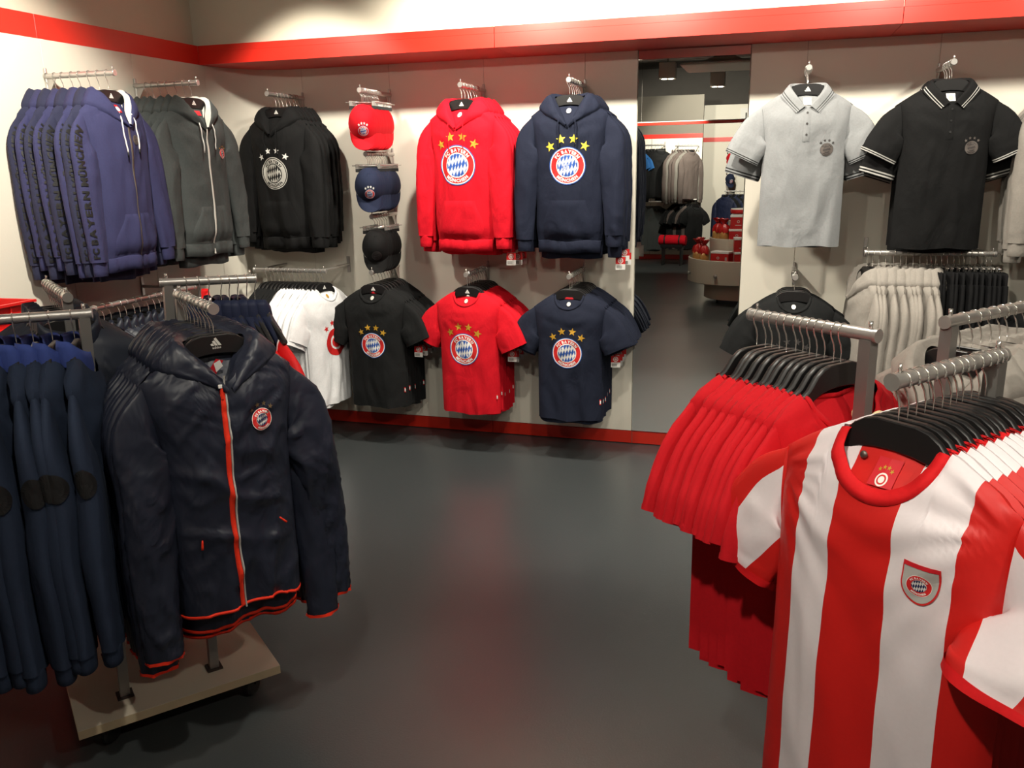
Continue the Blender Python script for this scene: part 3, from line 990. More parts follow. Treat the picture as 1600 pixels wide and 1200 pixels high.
def cuff_mesh(S, mat, ln=0.062, tight=0.80, name='cuff', n=5):
    mb = MB(); m = S.m; rings = []
    c = S.C[-1]; nn = S.N[-1]; T = S.C[-1] - S.C[-3]; T = T[:3] / np.linalg.norm(T[:2])
    for i, (k, sc) in enumerate(((-0.10, tight * 0.97), (0.0, 1.03 * tight), (0.25, tight * 1.02), (0.6, tight), (0.97, tight * 0.97), (1.0, tight * 0.92), (0.9, tight * 0.86))):
        r = []
        for j in range(m):
            th = 2 * PI * j / m
            a, b = c[3] * sc, c[4] * sc * 1.05
            r.append((S.side * (c[0] + T[0] * ln * k + nn[0] * a * math.cos(th)), c[2] + b * math.sin(th), c[1] + T[1] * ln * k + nn[1] * a * math.cos(th)))
        rings.append(r)
    if S.side > 0: rings = [r[::-1] for r in rings]
    mb.loft(rings, mat, True)
    return m_of(mb, name)

def mesh_of(build):
    mb = MB(); build(mb); return mb

def tee_kit(fab, band, seed, crest=None, crest_r=0.072, crest_z=-0.415, stars=None, tagged=None, side_tab=None, label=None, zh=-0.80, name='t_shirt', nv=34, nf=0.075, D=0.062, cx=0.0, full=False, tape=None, nw=0.085, ln=None, wide=0.082, zs0=-0.098, drop=0.0):
    T = Torso(seed=seed, zh=zh, nf=nf, nw=nw, zs0=zs0, D=D, Db=0.04 if full else None)
    k = Kit(name, 't-shirt')
    mb = MB(); T.build(mb, fab, nv=nv)
    k.part('body', m_of(mb, 'tee_body'))
    for sd in (-1, 1):
        S = short_sleeve(T, sd, seed + sd, ln=ln or 0.95 + 0.1 * ((seed * 7 + sd) % 3) / 2, wide=wide, drop=drop)
        mb = MB(); S.build(mb, fab); S.build(mb, fab, t0=0.93, t1=1.0, n=3, h=0.0015)
        k.part('sleeve', m_of(mb, 'tee_sleeve'))
    k.part('neckband', neckband(T, band))
    if tape: k.part('neck_tape', neck_tape(T, tape), 'coloured tape inside the neck')
    if label: k.part('neck_label', round_label(T, label, T.zs0 - T.nb - 0.030))
    if crest: k.part('crest_print', m_of(lay(crest, T.P, crest_r, cx, crest_z), 'crest_print', False), 'printed round club crest')
    if stars:
        for x, y, a in STAR4:
            k.part('star_print', m_of(lay([star_art(x, y, 0.26, stars, a)], T.P, crest_r, cx, crest_z), 'star_print', False), 'gold printed star')
    if tagged:
        k.part('hang_tag', hang_tag_mesh(*tagged), 'red and white price tag')
    if side_tab:
        mb = MB(); x = 0.96 * float(T.W(-0.68)); y = float(T.F(x, -0.68)) - 0.002
        mb.box(x - 0.002, x + 0.007, y - 0.001, y + 0.001, -0.71, -0.68, M['red_p'])
        mb.box(x + 0.0005, x + 0.007, y - 0.0016, y + 0.0016, -0.704, -0.686, M['white'])
        k.part('side_tab', m_of(mb, 'side_tab', False), 'small red and white hem tab')
    return k

def hoodie_kit(fab, seed, crest=None, crest_r=0.086, crest_z=-0.455, stars=None, star_r=0.24, lining=None, zip_=False, cords=None, tagged=None, zh=-0.815, name='hooded_sweatshirt', badge=None, sleeve_text=None, cat='hoodie', pocket=True, label=None, stripe=None, text_mat=None, hood_on=True, sl_out=0.0, cord_tip=None, D=0.062, zip_mat=None):
    T = Torso(seed=seed, zh=zh, nf=0.118, nb=0.010, vneck=True, D=D, Dh=0.055, gather=0.055, cw=0.186, hw=0.184, A1=0.018, A2=0.007, A3=0.014, fx=8.0)
    lining = lining or fab
    k = Kit(name, cat)
    mb = MB(); T.build(mb, fab, nv=36)
    k.part('body', m_of(mb, 'hoodie_body'))
    for sd in (-1, 1):
        S = long_sleeve(T, sd, seed + 2 * sd, end=-0.795 + 0.012 * sd * ((seed % 3) - 1), out=sl_out, **(dict(n=44, m=28, amp=0.009, crumple=0.002) if sleeve_text else {}))
        mb = MB(); S.build(mb, fab)
        subs = []
        if sleeve_text and sd in sleeve_text[1]:
            art, w = line_art(sleeve_text[0], text_mat or M['black_p'], 1.0, 0.10, 0.05)
            sz = 0.455 / w
            t_mid = 0.55; L = S.len
            tm = MB()
            for vs, fs, mm, l in cut_art(art, 0.35, 0.14):
                pts = []
                for vx, vy in vs:
                    t = t_mid - vx * sz / L
                    th = -0.75 - sd * (vy * sz) / 0.050
                    pts.append(S.P(min(max(t, 0.02), 0.99), th, 0.0032))
                tm.add(pts, fs, mm)
            subs.append(('sleeve_lettering', m_of(tm, 'sleeve_lettering', False), 'dark raised lettering running up the sleeve'))
        k.part('sleeve', m_of(mb, 'hoodie_sleeve'), None, subs)
        k.part('cuff', cuff_mesh(S, fab))
    k.part('hem_band', hem_trim(T, fab, 0.062, 0.0035, gath=0.975))
    if hood_on: k.part('hood', hood(T, fab, lining, zv=T.zs0 - 0.118, seed=seed))
    if label: k.part('neck_label', label(T))
    if pocket and not zip_:
        k.part('pocket', patch(T, (zh + 0.012, zh + 0.215, lambda t: (-0.135 + 0.04 * sstep(0.35, 1.0, t), 0.135 - 0.04 * sstep(0.35, 1.0, t))), fab, 0.0055, 14, 12))
    if zip_:
        for sx in (-1, 1):
            k.part('pocket', patch(T, (zh + 0.012, zh + 0.19, lambda t, sx=sx: tuple(sorted((sx * 0.014, sx * (0.142 - 0.06 * float(sstep(0.25, 1.0, t))))))), fab, 0.0055, 10, 12))
        k.part('zip', strip(T, [(0, T.zs0 - 0.118), (0.001, -0.45), (-0.001, -0.65), (0, zh - 0.055)], 0.011, zip_mat or M['slot'], 0.003, 40), 'metal front zip')
    if crest: k.part('crest_print', m_of(lay(crest, T.P, crest_r, 0.0, crest_z, 0.002), 'crest_print', False), 'printed round club crest')
    if stars:
        for x, y, a in STAR4:
            k.part('star_print', m_of(lay([star_art(x * 1.02, y * 1.0, star_r, stars, a)], T.P, crest_r, 0.0, crest_z, 0.002), 'star_print', False), 'printed star')
    if badge:
        bx, bz, br, art, sm = badge
        mb = lay(art, T.P, br, bx, bz, 0.002)
        if sm: lay(stars_art(sm), T.P, br, bx, bz, 0.002, mb=mb)
        k.part('crest_badge', m_of(mb, 'crest_badge', False), 'small round crest badge')
    if cords:
        zc = T.zs0 - 0.118
        k.part('drawstring', cord(T, [(-0.042, zc + 0.045), (-0.048, zc - 0.01), (-0.044, zc - 0.07), (-0.042, zc - 0.125)], 0.0032, cords, off=0.012, tip=cord_tip))
        k.part('drawstring', cord(T, [(0.040, zc + 0.045), (0.044, zc - 0.01), (0.046, zc - 0.06), (0.043, zc - 0.110)], 0.0032, cords, off=0.012, tip=cord_tip))
    if tagged: k.part('hang_tag', hang_tag_mesh(*tagged), 'red and white price tag')
    return k

def polo_kit(fab, seed, line, badge_art, star_mat, btn, zh=-0.835, line2=None, front=True):
    T = Torso(seed=seed, zh=zh, nf=0.085, nb=0.012, vneck=True, D=0.062, Dh=0.055, cw=0.192, hw=0.194, sw=0.210, A1=0.016)
    k = Kit('polo_shirt', 'polo shirt')
    mb = MB(); T.build(mb, fab, nv=34)
    k.part('body', m_of(mb, 'polo_body'))
    for sd in (-1, 1):
        S = short_sleeve(T, sd, seed + sd, wide=0.084, ln=1.08, drop=0.0 if front else 0.085)
        mb = MB(); S.build(mb, fab)
        rib = MB(); S.build(rib, fab, lambda t, th: (line if 0.90 < t < 0.93 or 0.955 < t < 0.985 else fab), 0.85, 1.0, 11, 0.002)
        k.part('sleeve', m_of(mb, 'polo_sleeve'), None, [('cuff', m_of(rib, 'polo_cuff'), 'ribbed cuff with two fine lines')])
    k.part('collar', polo_collar(T, fab, line), 'ribbed collar with two fine lines')
    if front:
        k.part('placket', patch(T, (T.zs0 - T.nf - 0.155, T.zs0 - T.nf + 0.002, lambda t: (-0.016, 0.016)), fab, 0.003, 4, 10, 'placket'))
        for i in range(3):
            k.part('button', m_of(lay([annulus(0.001, 1, btn, 0, 12, 1)], T.P, 0.0052, 0, T.zs0 - T.nf - 0.022 - 0.050 * i, 0.0045), 'button', False), 'small round button')
        mb = lay(badge_art, T.P, 0.030, 0.098, -0.375, 0.002)
        lay(stars_art(star_mat, 0.26), T.P, 0.030, 0.098, -0.375, 0.002, mb=mb)
        k.part('crest_badge', m_of(mb, 'crest_badge', False), 'tonal round crest badge')
        k.part('neck_label', neck_label(T, M['white'], 0.019, 0.036, T.zs0 - 0.035, M['tag_grey']), 'white square neck label')
    return k

def jersey_kit(seed, zh=-0.86, front=False, nv=44):
    T = Torso(seed=seed, zh=zh, nf=0.098, nb=0.020, nw=0.098, D=0.062 if front else 0.05, Dh=0.060, cw=0.216, hw=0.222, sw=0.218, A1=0.018, A2=0.004, A3=0.014, fx=6.5)
    R, Wt = F['jersey_red'], F['jersey_white']
    bands = [-0.64, -0.27, 0.25, 0.70]
    def mf(u, fr):
        if -0.64 < u < -0.27 or 0.25 < u < 0.70: return Wt
        return R
    k = Kit('striped_jersey', 'jersey')
    mb = MB(); T.build(mb, R, 17, 14 if front else 9, nv, mf, bands)
    k.part('body', m_of(mb, 'jersey_body'))
    for sd in (-1, 1):
        S = short_sleeve(T, sd, seed + sd, wide=0.092, ln=1.22, b=0.030, n=22 if front else 14, m=48 if front else 32, drop=-0.02 if front and sd > 0 else 0.0, tuck=0.075 if front and sd > 0 else 0.0)
        def thf(t):
            a1 = math.acos(min(0.98, max(-0.98, 0.62 - 0.38 * t))); a2 = math.acos(min(0.98, max(-0.98, -0.78 + 0.30 * t)))
            h = list(np.linspace(0, a1, 6)[:-1]) + list(np.linspace(a1, a2, 10)[:-1]) + list(np.linspace(a2, 2 * PI - a2, 9)[:-1])
            return h + list(np.linspace(2 * PI - a2, 2 * PI - a1, 10)[:-1]) + list(np.linspace(2 * PI - a1, 2 * PI, 6)[:-1])
        mb = MB(); S.build(mb, R, lambda t, k_: Wt if 5 <= k_ < 14 or 22 <= k_ < 31 else R, thf=thf)
        rib = MB(); S.build(rib, F['jersey_rib'], None, 0.90, 1.0, 4, 0.003)
        k.part('sleeve', m_of(mb, 'jersey_sleeve'), None, [('cuff', m_of(rib, 'jersey_cuff'), 'red cuff band')])
    k.part('neckband', neckband(T, F['jersey_rib'], 0.022, 33, 0.0012), 'wide red ribbed round collar')
    if front:
        z = T.zs0 - T.nb - 0.014
        lab = lambda x, zz, h: (x, float(T.B(x, zz)) - 0.005 - h, zz)
        mb = lay([rect_art(-1, 1, -1.1, 0.9, M['label_red'])], lab, 0.021, 0.004, z - 0.018, 0)
        lay(far_crest(M['white'], M['red_p'], M['white']), lab, 0.010, 0.004, z - 0.030, 0.0006, mb=mb)
        lay(stars_art(M['gold_p'], 0.34), lab, 0.0115, 0.004, z - 0.028, 0.0006, mb=mb)
        k.part('neck_label', m_of(mb, 'neck_label', False), 'red neck label with crest and stars')
        mb = MB(); mb.lathe([(0.001, -0.004), (0.006, -0.003), (0.007, 0.0), (0.005, 0.003), (0.001, 0.004)], M['slot'], 14, 'y')
        mb.xf(Matrix.Translation((-0.045, float(T.B(-0.045, z - 0.004)) - 0.008, z - 0.004)))
        k.part('security_pin', m_of(mb, 'security_pin'), 'round metal security pin')
        # shield badge
        def shield(s, n=10):
            right = [(1.0 * s, 1.18 * s), (1.0 * s, 0.2 * s)] + [(s * math.cos(a) * (1.0), s * (0.2 - 1.42 * math.sin(a))) for a in np.linspace(0.15, PI / 2, n)]
            left = [(-x, y) for x, y in right[::-1][1:]]
            return right + left
        cx, cz, sz = 0.108, -0.298, 0.027
        mb = MB()
        def rings_of(o, mat, layer, nr=6):
            n_ = len(o); vs = []; fs = []
            for q in range(nr + 1):
                vs += [(x * max(0.02, q / nr), y * max(0.02, q / nr)) for x, y in o]
            for q in range(nr):
                for i_ in range(n_):
                    a_ = q * n_ + i_; b_ = q * n_ + (i_ + 1) % n_
                    fs.append((a_, a_ + n_, b_ + n_, b_))
            return (vs, fs, mat, layer)
        def dense(o, k_=4):
            return [(o[i][0] + (o[(i + 1) % len(o)][0] - o[i][0]) * j / k_, o[i][1] + (o[(i + 1) % len(o)][1] - o[i][1]) * j / k_) for i in range(len(o)) for j in range(k_)]
        lay([rings_of(dense(shield(1.06)), M['red_p'], 0), rings_of(dense(shield(0.96)), M['tag_grey'], 1), rect_art(-1.02, 1.02, 1.00, 1.26, M['label_red'], 2, 10, 2)], T.P, sz, cx, cz, 0.002, mb=mb)
        lay([(v, f, m, l + 3) for v, f, m, l in CREST_BADGE], T.P, sz * 0.68, cx, cz - 0.002, 0.002, mb=mb)
        k.part('crest_badge', m_of(mb, 'crest_badge', False), 'grey shield badge with round crest')
    return k

def windbreaker_kit(seed, front=False, zh=-0.845, fab=None):
    fab = fab or F['nylon']
    hem = (lambda u, fr: (0.020 + 0.018 * np.cos(np.clip(u, -1, 1) * 2.2) if fr else -0.035 + 0.012 * np.abs(u))) if front else (lambda u, fr: 0.006 * np.cos(u * 3) + (0 if fr else -0.02))
    T = Torso(seed=seed, zh=zh, nf=0.085, nb=0.010, nw=0.088, vneck=True, D=0.070 if front else 0.06, Dh=0.070 if front else 0.05, Db=0.055 if front else None, cw=0.172, hw=0.172, sw=0.202, zs1=-0.176, za=-0.385, A1=0.026 if front else 0.016, A2=0.005, A3=0.013, A4=0.014, fx=5.5, sharp=True, hem=hem)
    k = Kit('windbreaker', 'jacket')
    mb = MB(); T.build(mb, fab, 17 if front else 13, 14 if front else 8, 70 if front else 34)
    k.part('body', m_of(mb, 'windbreaker_body'))
    for sd in (-1, 1):
        S = long_sleeve(T, sd, seed + sd, end=-0.935, n=60 if front else 28, amp=0.007, sharp=True, a_end=0.046, b=0.030, crumple=0.012, m=32 if front else 18, out=(0.065 if sd > 0 else 0.0) if front else 0.01, a=-0.004, fwd=0.03 if front and sd > 0 else -0.03)
        mb = MB(); S.build(mb, fab)
        tr = MB(); S.build(tr, F['red_trim'], None, 0.985, 1.0, 2, 0.0025)
        k.part('sleeve', m_of(mb, 'windbreaker_sleeve'), None, [('cuff_trim', m_of(tr, 'cuff_trim'), 'thin orange-red cuff edge')])
    k.part('hood', hood(T, fab, fab, zv=T.zs0 - 0.100, spread=1.02, seed=seed, gather=0.005, high=-0.004, back=0.07))
    k.part('hem_trim', hem_trim(T, F['red_trim'], 0.007, 0.003, 61, 'hem_trim', 1.0), 'orange-red hem edge')
    if front:
        mid = -0.024
        zt = T.zs0 - 0.095
        k.part('zip', strip(T, [(mid + 0.004, zt + 0.004), (mid, zt - 0.12), (mid - 0.004, -0.45), (mid - 0.006, -0.62), (mid - 0.002, zh + 0.032)], 0.013, F['red_trim'], 0.005, 60), 'orange-red front zip')
        k.part('zip_piping', strip(T, [(mid + 0.0125, zt + 0.03), (mid + 0.009, zt - 0.12), (mid + 0.005, -0.45), (mid + 0.003, -0.62), (mid + 0.007, zh + 0.024)], 0.0045, M['tag_grey'], 0.0055, 60), 'pale grey piping')
        lab = lambda x, zz, h: (x - 0.012, -0.034 - 0.2 * (zz + 0.13) - h, zz)
        mb = lay([poly_art([(-0.030, -0.175), (0.000, -0.128), (0.020, -0.135), (-0.012, -0.19)], M['label_red'], 0), poly_art([(-0.006, -0.140), (0.010, -0.132), (0.018, -0.150), (0.000, -0.165)], M['white'], 1)], lab, 1.0, 0.0, 0.0, 0.0)
        k.part('inner_collar', m_of(mb, 'inner_collar', False), 'red and white inner collar')
        mb = MB(); y = float(T.F(mid, zt)) - 0.010
        mb.box(mid - 0.003, mid + 0.003, y - 0.002, y + 0.002, zt - 0.030, zt + 0.002, F['red_trim'], 0.001)
        mb.box(mid - 0.008, mid + 0.002, y - 0.003, y + 0.002, zt + 0.000, zt + 0.010, M['white'], 0.001)
        k.part('zip_pull', m_of(mb, 'zip_pull', False))
        for (x, z, a) in ((-0.112, -0.600, 0.12), (0.098, -0.585, -0.75)):
            mb = MB(); y = float(T.F(x, z)) - 0.006
            p0 = Vector((x, y, z)); dr = Vector((-math.sin(a), -0.05, -math.cos(a)))
            mb.tube([p0, p0 + dr * 0.008, p0 + dr * 0.016, p0 + dr * 0.026], 0.0022, F['red_trim'], 6, True, 0.0036)
            k.part('pocket_pull', m_of(mb, 'pocket_pull'), 'orange-red pocket zip pull')
        mb = lay(CREST_BADGE, T.P, 0.030, 0.074, -0.295, 0.0060, 0.0025)
        k.part('crest_badge', m_of(mb, 'crest_badge', False), 'round red and white crest badge')
        for x, y, a in STAR4:
            k.part('star_print', m_of(lay([star_art(x, y, 0.27, M['dullgold_p'], a)], T.P, 0.030, 0.074, -0.295, 0.0075), 'star_print', False), 'dull gold star')
    return k

def jacket_kit(seed, fab, col=None, badge=None, yoke=None, zh=-0.84, name='training_jacket', collar_h=0.042, sw=0.205, out=0.0):
    T = Torso(seed=seed, zh=zh, nf=0.06, nb=0.010, nw=0.08, sw=sw, D=0.05, Dh=0.045, cw=0.185, hw=0.183, A1=0.020, A3=0.012, th=0.018, fx=8)
    k = Kit(name, 'jacket')
    mb = MB(); T.build(mb, fab, nv=32)
    k.part('body', m_of(mb, 'jacket_body'))
    for sd in (-1, 1):
        S = long_sleeve(T, sd, seed + sd, end=-0.86, amp=0.012, crumple=0.003, a_end=0.05, fwd=-0.01, b=0.036, out=out)
        mb = MB(); S.build(mb, fab)
        subs = []
        if yoke:
            t = MB(); S.build(t, yoke, lambda q, th: yoke if q > 0.03 else M['white'], 0.0, 0.36, 18, 0.004)
            subs.append(('sleeve_panel', m_of(t, 'sleeve_panel'), 'red shoulder panel edged with white piping'))
        if badge:
            pl = lambda a, b, h: S.P(0.34 - b / S.len, 0.0 + a / 0.045, 0.002 + h)
            subs.append(('sleeve_badge', m_of(lay([annulus(0.001, 1, badge, 0, 24, 3)], pl, 0.034), 'sleeve_badge', False), 'round black rubber badge'))
        k.part('sleeve', m_of(mb, 'jacket_sleeve'), None, subs)
        k.part('cuff', cuff_mesh(S, fab, 0.05, 0.85))
    # standing collar, folded over
    mb = MB(); rings = []
    for a in np.linspace(-2.6, 2.6, 25):
        x = math.sin(a) * 0.082; y = 0.004 - math.cos(a) * -1 * -0.0 + (-math.cos(a)) * 0.034
        fr = max(0, math.cos(a)); z = T.zs0 - 0.045 * fr
        o = 1.16
        rings.append([(x * 1.06, y * 1.2, z - 0.028), (x * 1.10, y * 1.35, z - 0.002), (x * 1.06, y * 1.3, z + collar_h * 0.55), (x * 1.02, y * 1.2, z + collar_h), (x * 0.92, y, z + collar_h * 0.8), (x * 0.92, y, z - 0.01)])
    mb.loft(rings, col or fab, False)
    k.part('collar', m_of(mb, 'jacket_collar'), 'royal blue collar' if col else None)
    return k

def cap_kit(fab, seed, crest=None, stars=None):
    k = Kit('baseball_cap', 'cap')
    tilt = Matrix.Translation((0, -0.015, -0.162)) @ Matrix.Rotation(math.radians(52), 4, 'X')
    def dome(th, ph, h=0.0):
        # th 0 = front (-y); ph 0 rim .. pi/2 crown
        rx, ry, rz = 0.082, 0.098, 0.118
        sq = math.cos(ph) ** 0.80; hz = math.sin(ph) ** 1.05
        n = 1 + h / 0.09
        fr = max(0.0, math.cos(th))
        return (rx * sq * math.sin(th) * n, -ry * sq * math.cos(th) * n - 0.006 * fr * math.sin(ph * 2), rz * hz * (1 + 0.06 * fr) * n - 0.03)
    mb = MB(); nt, npf = 36, 12
    rings = [[dome(2 * PI * t / nt, PI / 2 * p / npf * 0.995) for t in range(nt)] for p in range(npf + 1)]
    mb.loft(rings, fab, True)
    inner = [[dome(2 * PI * t / nt, PI / 2 * p / npf * 0.99, -0.003) for t in range(nt)][::-1] for p in range(npf + 1)]
    mb.loft(inner, fab, True)
    mb.xf(tilt)
    k.part('crown', m_of(mb, 'cap_crown'))
    mb = MB(); rings = []
    for i in range(10):
        t = i / 9; r = []
        for j in range(19):
            a = -1.22 + 2.44 * j / 18
            bx, by, bz = dome(a, 0.02)
            e = 0.066 * math.cos(a / 1.22 * PI / 2) ** 0.55 if abs(a) < 1.219 else 0.0
            x = bx * (1 + 0.12 * t * (1 - abs(a) / 1.22)); y = by - e * t
            z = bz - 0.016 * t - 0.020 * (x / 0.085) ** 2 * (0.3 + 0.7 * t)
            r.append((x, y, z))
        rings.append(r)
    top = rings; bot = [[(x, y, z - 0.003) for x, y, z in r] for r in rings]
    mb.loft(top, fab, False); mb.loft([r[::-1] for r in bot], fab, False); mb.loft([top[-1], bot[-1]], fab, False)
    mb.xf(tilt)
    k.part('brim', m_of(mb, 'cap_brim'))
    mb = MB(); mb.lathe([(0.001, 0.006), (0.006, 0.004), (0.008, 0), (0.006, -0.003)], fab, 10)
    mb.xf(tilt @ Matrix.Translation((0, 0, 0.088)))
    k.part('top_button', m_of(mb, 'cap_button'))
    if crest:
        pl = lambda a, b, h: tuple(tilt @ Vector(dome(a / 0.082, 0.50 + b / 0.11, h + 0.0015)))
        mb = lay(crest, pl, 0.031)
        if stars: lay(stars_art(stars, 0.30), pl, 0.031, mb=mb)
        k.part('crest_badge', m_of(mb, 'cap_crest', False), 'round crest badge with stars')
    return k

def pants_kit(seed, fab):
    k = Kit('jogger_pants', 'trousers')
    mb = MB(); rings = []
    for z, w, d in ((-0.075, 0.150, 0.014), (-0.085, 0.155, 0.018), (-0.125, 0.158, 0.018), (-0.14, 0.162, 0.016)):
        rings.append([(w * math.cos(2 * PI * i / 24), d * math.sin(2 * PI * i / 24), z + 0.002 * math.sin(i * 3)) for i in range(24)])
    mb.loft(rings, fab, True); k.part('waistband', m_of(mb, 'waistband'))
    for sd in (-1, 1):
        pts = [(0.082, -0.135, 0, 0.082, 0.018), (0.086, -0.28, 0, 0.088, 0.022), (0.084, -0.50, -0.003, 0.074, 0.024), (0.078, -0.75, -0.004, 0.062, 0.024), (0.072, -0.98, -0.004, 0.050, 0.022)]
        S = Sleeve(pts, sd, None, 20, 16, 0.008, seed + sd)
        mb = MB(); S.build(mb, fab); k.part('leg', m_of(mb, 'trouser_leg'))
        k.part('cuff', cuff_mesh(S, fab, 0.05, 0.85))
    return k

# ================================================================== the setting
XL = -3.204; XR = 4.4; YF = -12.2; ZB = 2.235; ZT = 2.337; ZC = 3.35; PB = 0.44; KICK = 0.082
R_C = 0.40
mb = MB(); mb.box(XL - 0.3, XR, YF, 0.4, -0.08, 0.0, M['floor'])
struct(link('floor', m_of(mb, 'floor', False)))
mb = MB(); mb.box(XL - 0.3, XR, YF, 0.4, ZC, ZC + 0.1, M['ceiling'])
struct(link('ceiling', m_of(mb, 'ceiling', False)))

# lower walls: a core with separate panels in front of it
wb = MB(); wb.box(XL - 0.25, XR, 0.014, 0.12, 0.0, ZB, M['core'])
wall_back = struct(link('wall_back', m_of(wb, 'wall_back_core', False)))
def panel(parent, x0, x1, y0, y1, z0=KICK, z1=ZB, mat=None):
    b = MB(); b.box(x0, x1, y0, y1, z0, z1, mat or M['wall'], 0.0015)
    return link('panel', m_of(b, 'wall_panel', False), parent)
MX0, MX1 = -0.747, -0.156
joints = [XL + R_C, -2.222, -1.632, -1.040, MX0]
for a, b in zip(joints[:-1], joints[1:]):
    panel(wall_back, a + 0.0012, b - 0.0012, 0.0, 0.014)
for a, b in zip([MX1, 0.124, 0.744, 1.335, 1.930, 2.530], [0.124, 0.744, 1.335, 1.930, 2.530, XR]):
    panel(wall_back, a + 0.0012, b - 0.0012, 0.0, 0.014)
# rounded corner panel
mb = MB(); rings = []
for i in range(17):
    a = PI + (PI / 2 - PI) * i / 16
    c = (XL + R_C, -R_C)
    rings.append([(c[0] + R_C * math.cos(a), c[1] + R_C * math.sin(a), z) for z in (KICK, ZB)])
mb.loft(rings, M['wall'], False)
rings = [[(p[0] + (p[0] - (XL + R_C)) / R_C * 0.012, p[1] + (p[1] + R_C) / R_C * 0.012, p[2]) for p in r] for r in rings]
mb.loft([r[::-1] for r in rings], M['wall'], False)
link('curved_panel', m_of(mb, 'curved_panel', True), wall_back)
# slotted uprights in the joints
def upright(parent, x, y, axis='x'):
    b = MB()
    if axis == 'x': b.box(x - 0.0011, x + 0.0011, 0.003, 0.014, KICK, ZB, M['core'])
    else: b.box(x - 0.014, x - 0.003, y - 0.0011, y + 0.0011, KICK, ZB, M['core'])
    link('slotted_upright', m_of(b, 'slotted_upright', False), parent)
for x in (-2.804, -2.222, -1.632, -1.040, 0.124, 0.744, 1.335, 1.930): upright(wall_back, x, 0)

wl = MB(); wl.box(XL - 0.25, XL - 0.014, YF, 0.12, 0.0, ZB, M['core'])
wall_left = struct(link('wall_left', m_of(wl, 'wall_left_core', False)))
lj = [-R_C, -1.0, -1.582, -2.17, -2.76, -3.35, -3.94, -4.60, -5.80, -7.0, -8.2, -9.4, -10.1]
for a, b in zip(lj[:-1], lj[1:]):
    q = MB(); q.box(XL - 0.014, XL, b + 0.0012, a - 0.0012, KICK, ZB, M['wall'], 0.001)
    link('panel', m_of(q, 'wall_panel', False), wall_left)
for y in lj[1:7]: upright(wall_left, XL, y, 'y')

# upper walls above the band
mb = MB(); mb.box(XL - 0.25, XR, -PB + 0.015, 0.12, ZT - 0.03, ZC, M['wall_upper'])
struct(link('wall_back_upper', m_of(mb, 'wall_back_upper', False)))
mb = MB(); mb.box(XL - 0.25, XL - 0.035, YF, -PB + 0.015, ZT - 0.03, ZC, M['wall_upper'])
struct(link('wall_left_upper', m_of(mb, 'wall_left_upper', False)))
mb = MB(); mb.box(XR, XR + 0.12, YF, 0.12, 0, ZC, M['wall'])
struct(link('wall_right', m_of(mb, 'wall_right', False)))

# red band with its soffit
tr = struct(bpy.data.objects.new('trim_1', None)); COL.objects.link(tr)
for a, b in ((XL, -1.4235), (-1.4205, 0.5085), (0.5115, 2.45), (2.453, XR)):
    q = MB(); q.box(a, b, -PB, 0.012, ZB, ZT - 0.034, M['red_band'])
    q.box(a, b, -PB, -PB + 0.012, ZT - 0.034, ZT, M['red_band'], 0.001)
    link('band_panel', m_of(q, 'band_panel', False), tr)
tl = struct(bpy.data.objects.new('trim_2', None)); COL.objects.link(tl)
for a, b in ((-PB - 0.001, -1.5955), (-1.5985, -3.5), (-3.503, -5.5), (-5.503, -10.1)):
    q = MB(); q.box(XL - 0.014, XL + 0.001, b, a, ZB, ZT, M['red_band'], 0.001)
    q.box(XL - 0.25, XL - 0.014, b, a, ZB, ZT - 0.034, M['red_band'])
    link('band_panel', m_of(q, 'band_panel', False), tl)
# red kickboards
bb = struct(bpy.data.objects.new('baseboard_back', None)); COL.objects.link(bb)
for a, b in ((XL + R_C, -1.63), (-1.627, MX0 + 0.002), (MX0 + 0.005, MX1), (MX1 + 0.003, 1.335), (1.338, XR)):
    q = MB(); q.box(a, b, 0.002, 0.014, 0.004, KICK - 0.003, M['red_kick'], 0.001)
    link('kick_panel', m_of(q, 'kick_panel', False), bb)
bl = struct(bpy.data.objects.new('baseboard_left', None)); COL.objects.link(bl)
for a, b in ((-0.40, -2.17), (-2.173, -3.94), (-3.943, -7.0), (-7.003, -10.1)):
    q = MB(); q.box(XL - 0.014, XL - 0.002, b, a, 0.004, KICK - 0.003, M['red_kick'], 0.001)
    link('kick_panel', m_of(q, 'kick_panel', False), bl)
mb = MB(); rings = []
for i in range(13):
    a = PI + (PI / 2 - PI) * i / 12
    rings.append([(XL + R_C + (R_C + 0.002) * math.cos(a), -R_C + (R_C + 0.002) * math.sin(a), z) for z in (0.004, KICK - 0.003)])
mb.loft(rings, M['red_kick'], False)
link('curved_kick_panel', m_of(mb, 'curved_kick', True), bb)

# mirror
mb = MB(); mb.box(MX0 + 0.002, MX1 - 0.002, -0.003, 0.012, KICK + 0.002, ZB - 0.002, M['mirror'], 0.0012)
mir = tag(link('wall_mirror', m_of(mb, 'mirror_pane', False)), 'tall frameless mirror panel between the white wall panels', 'mirror')

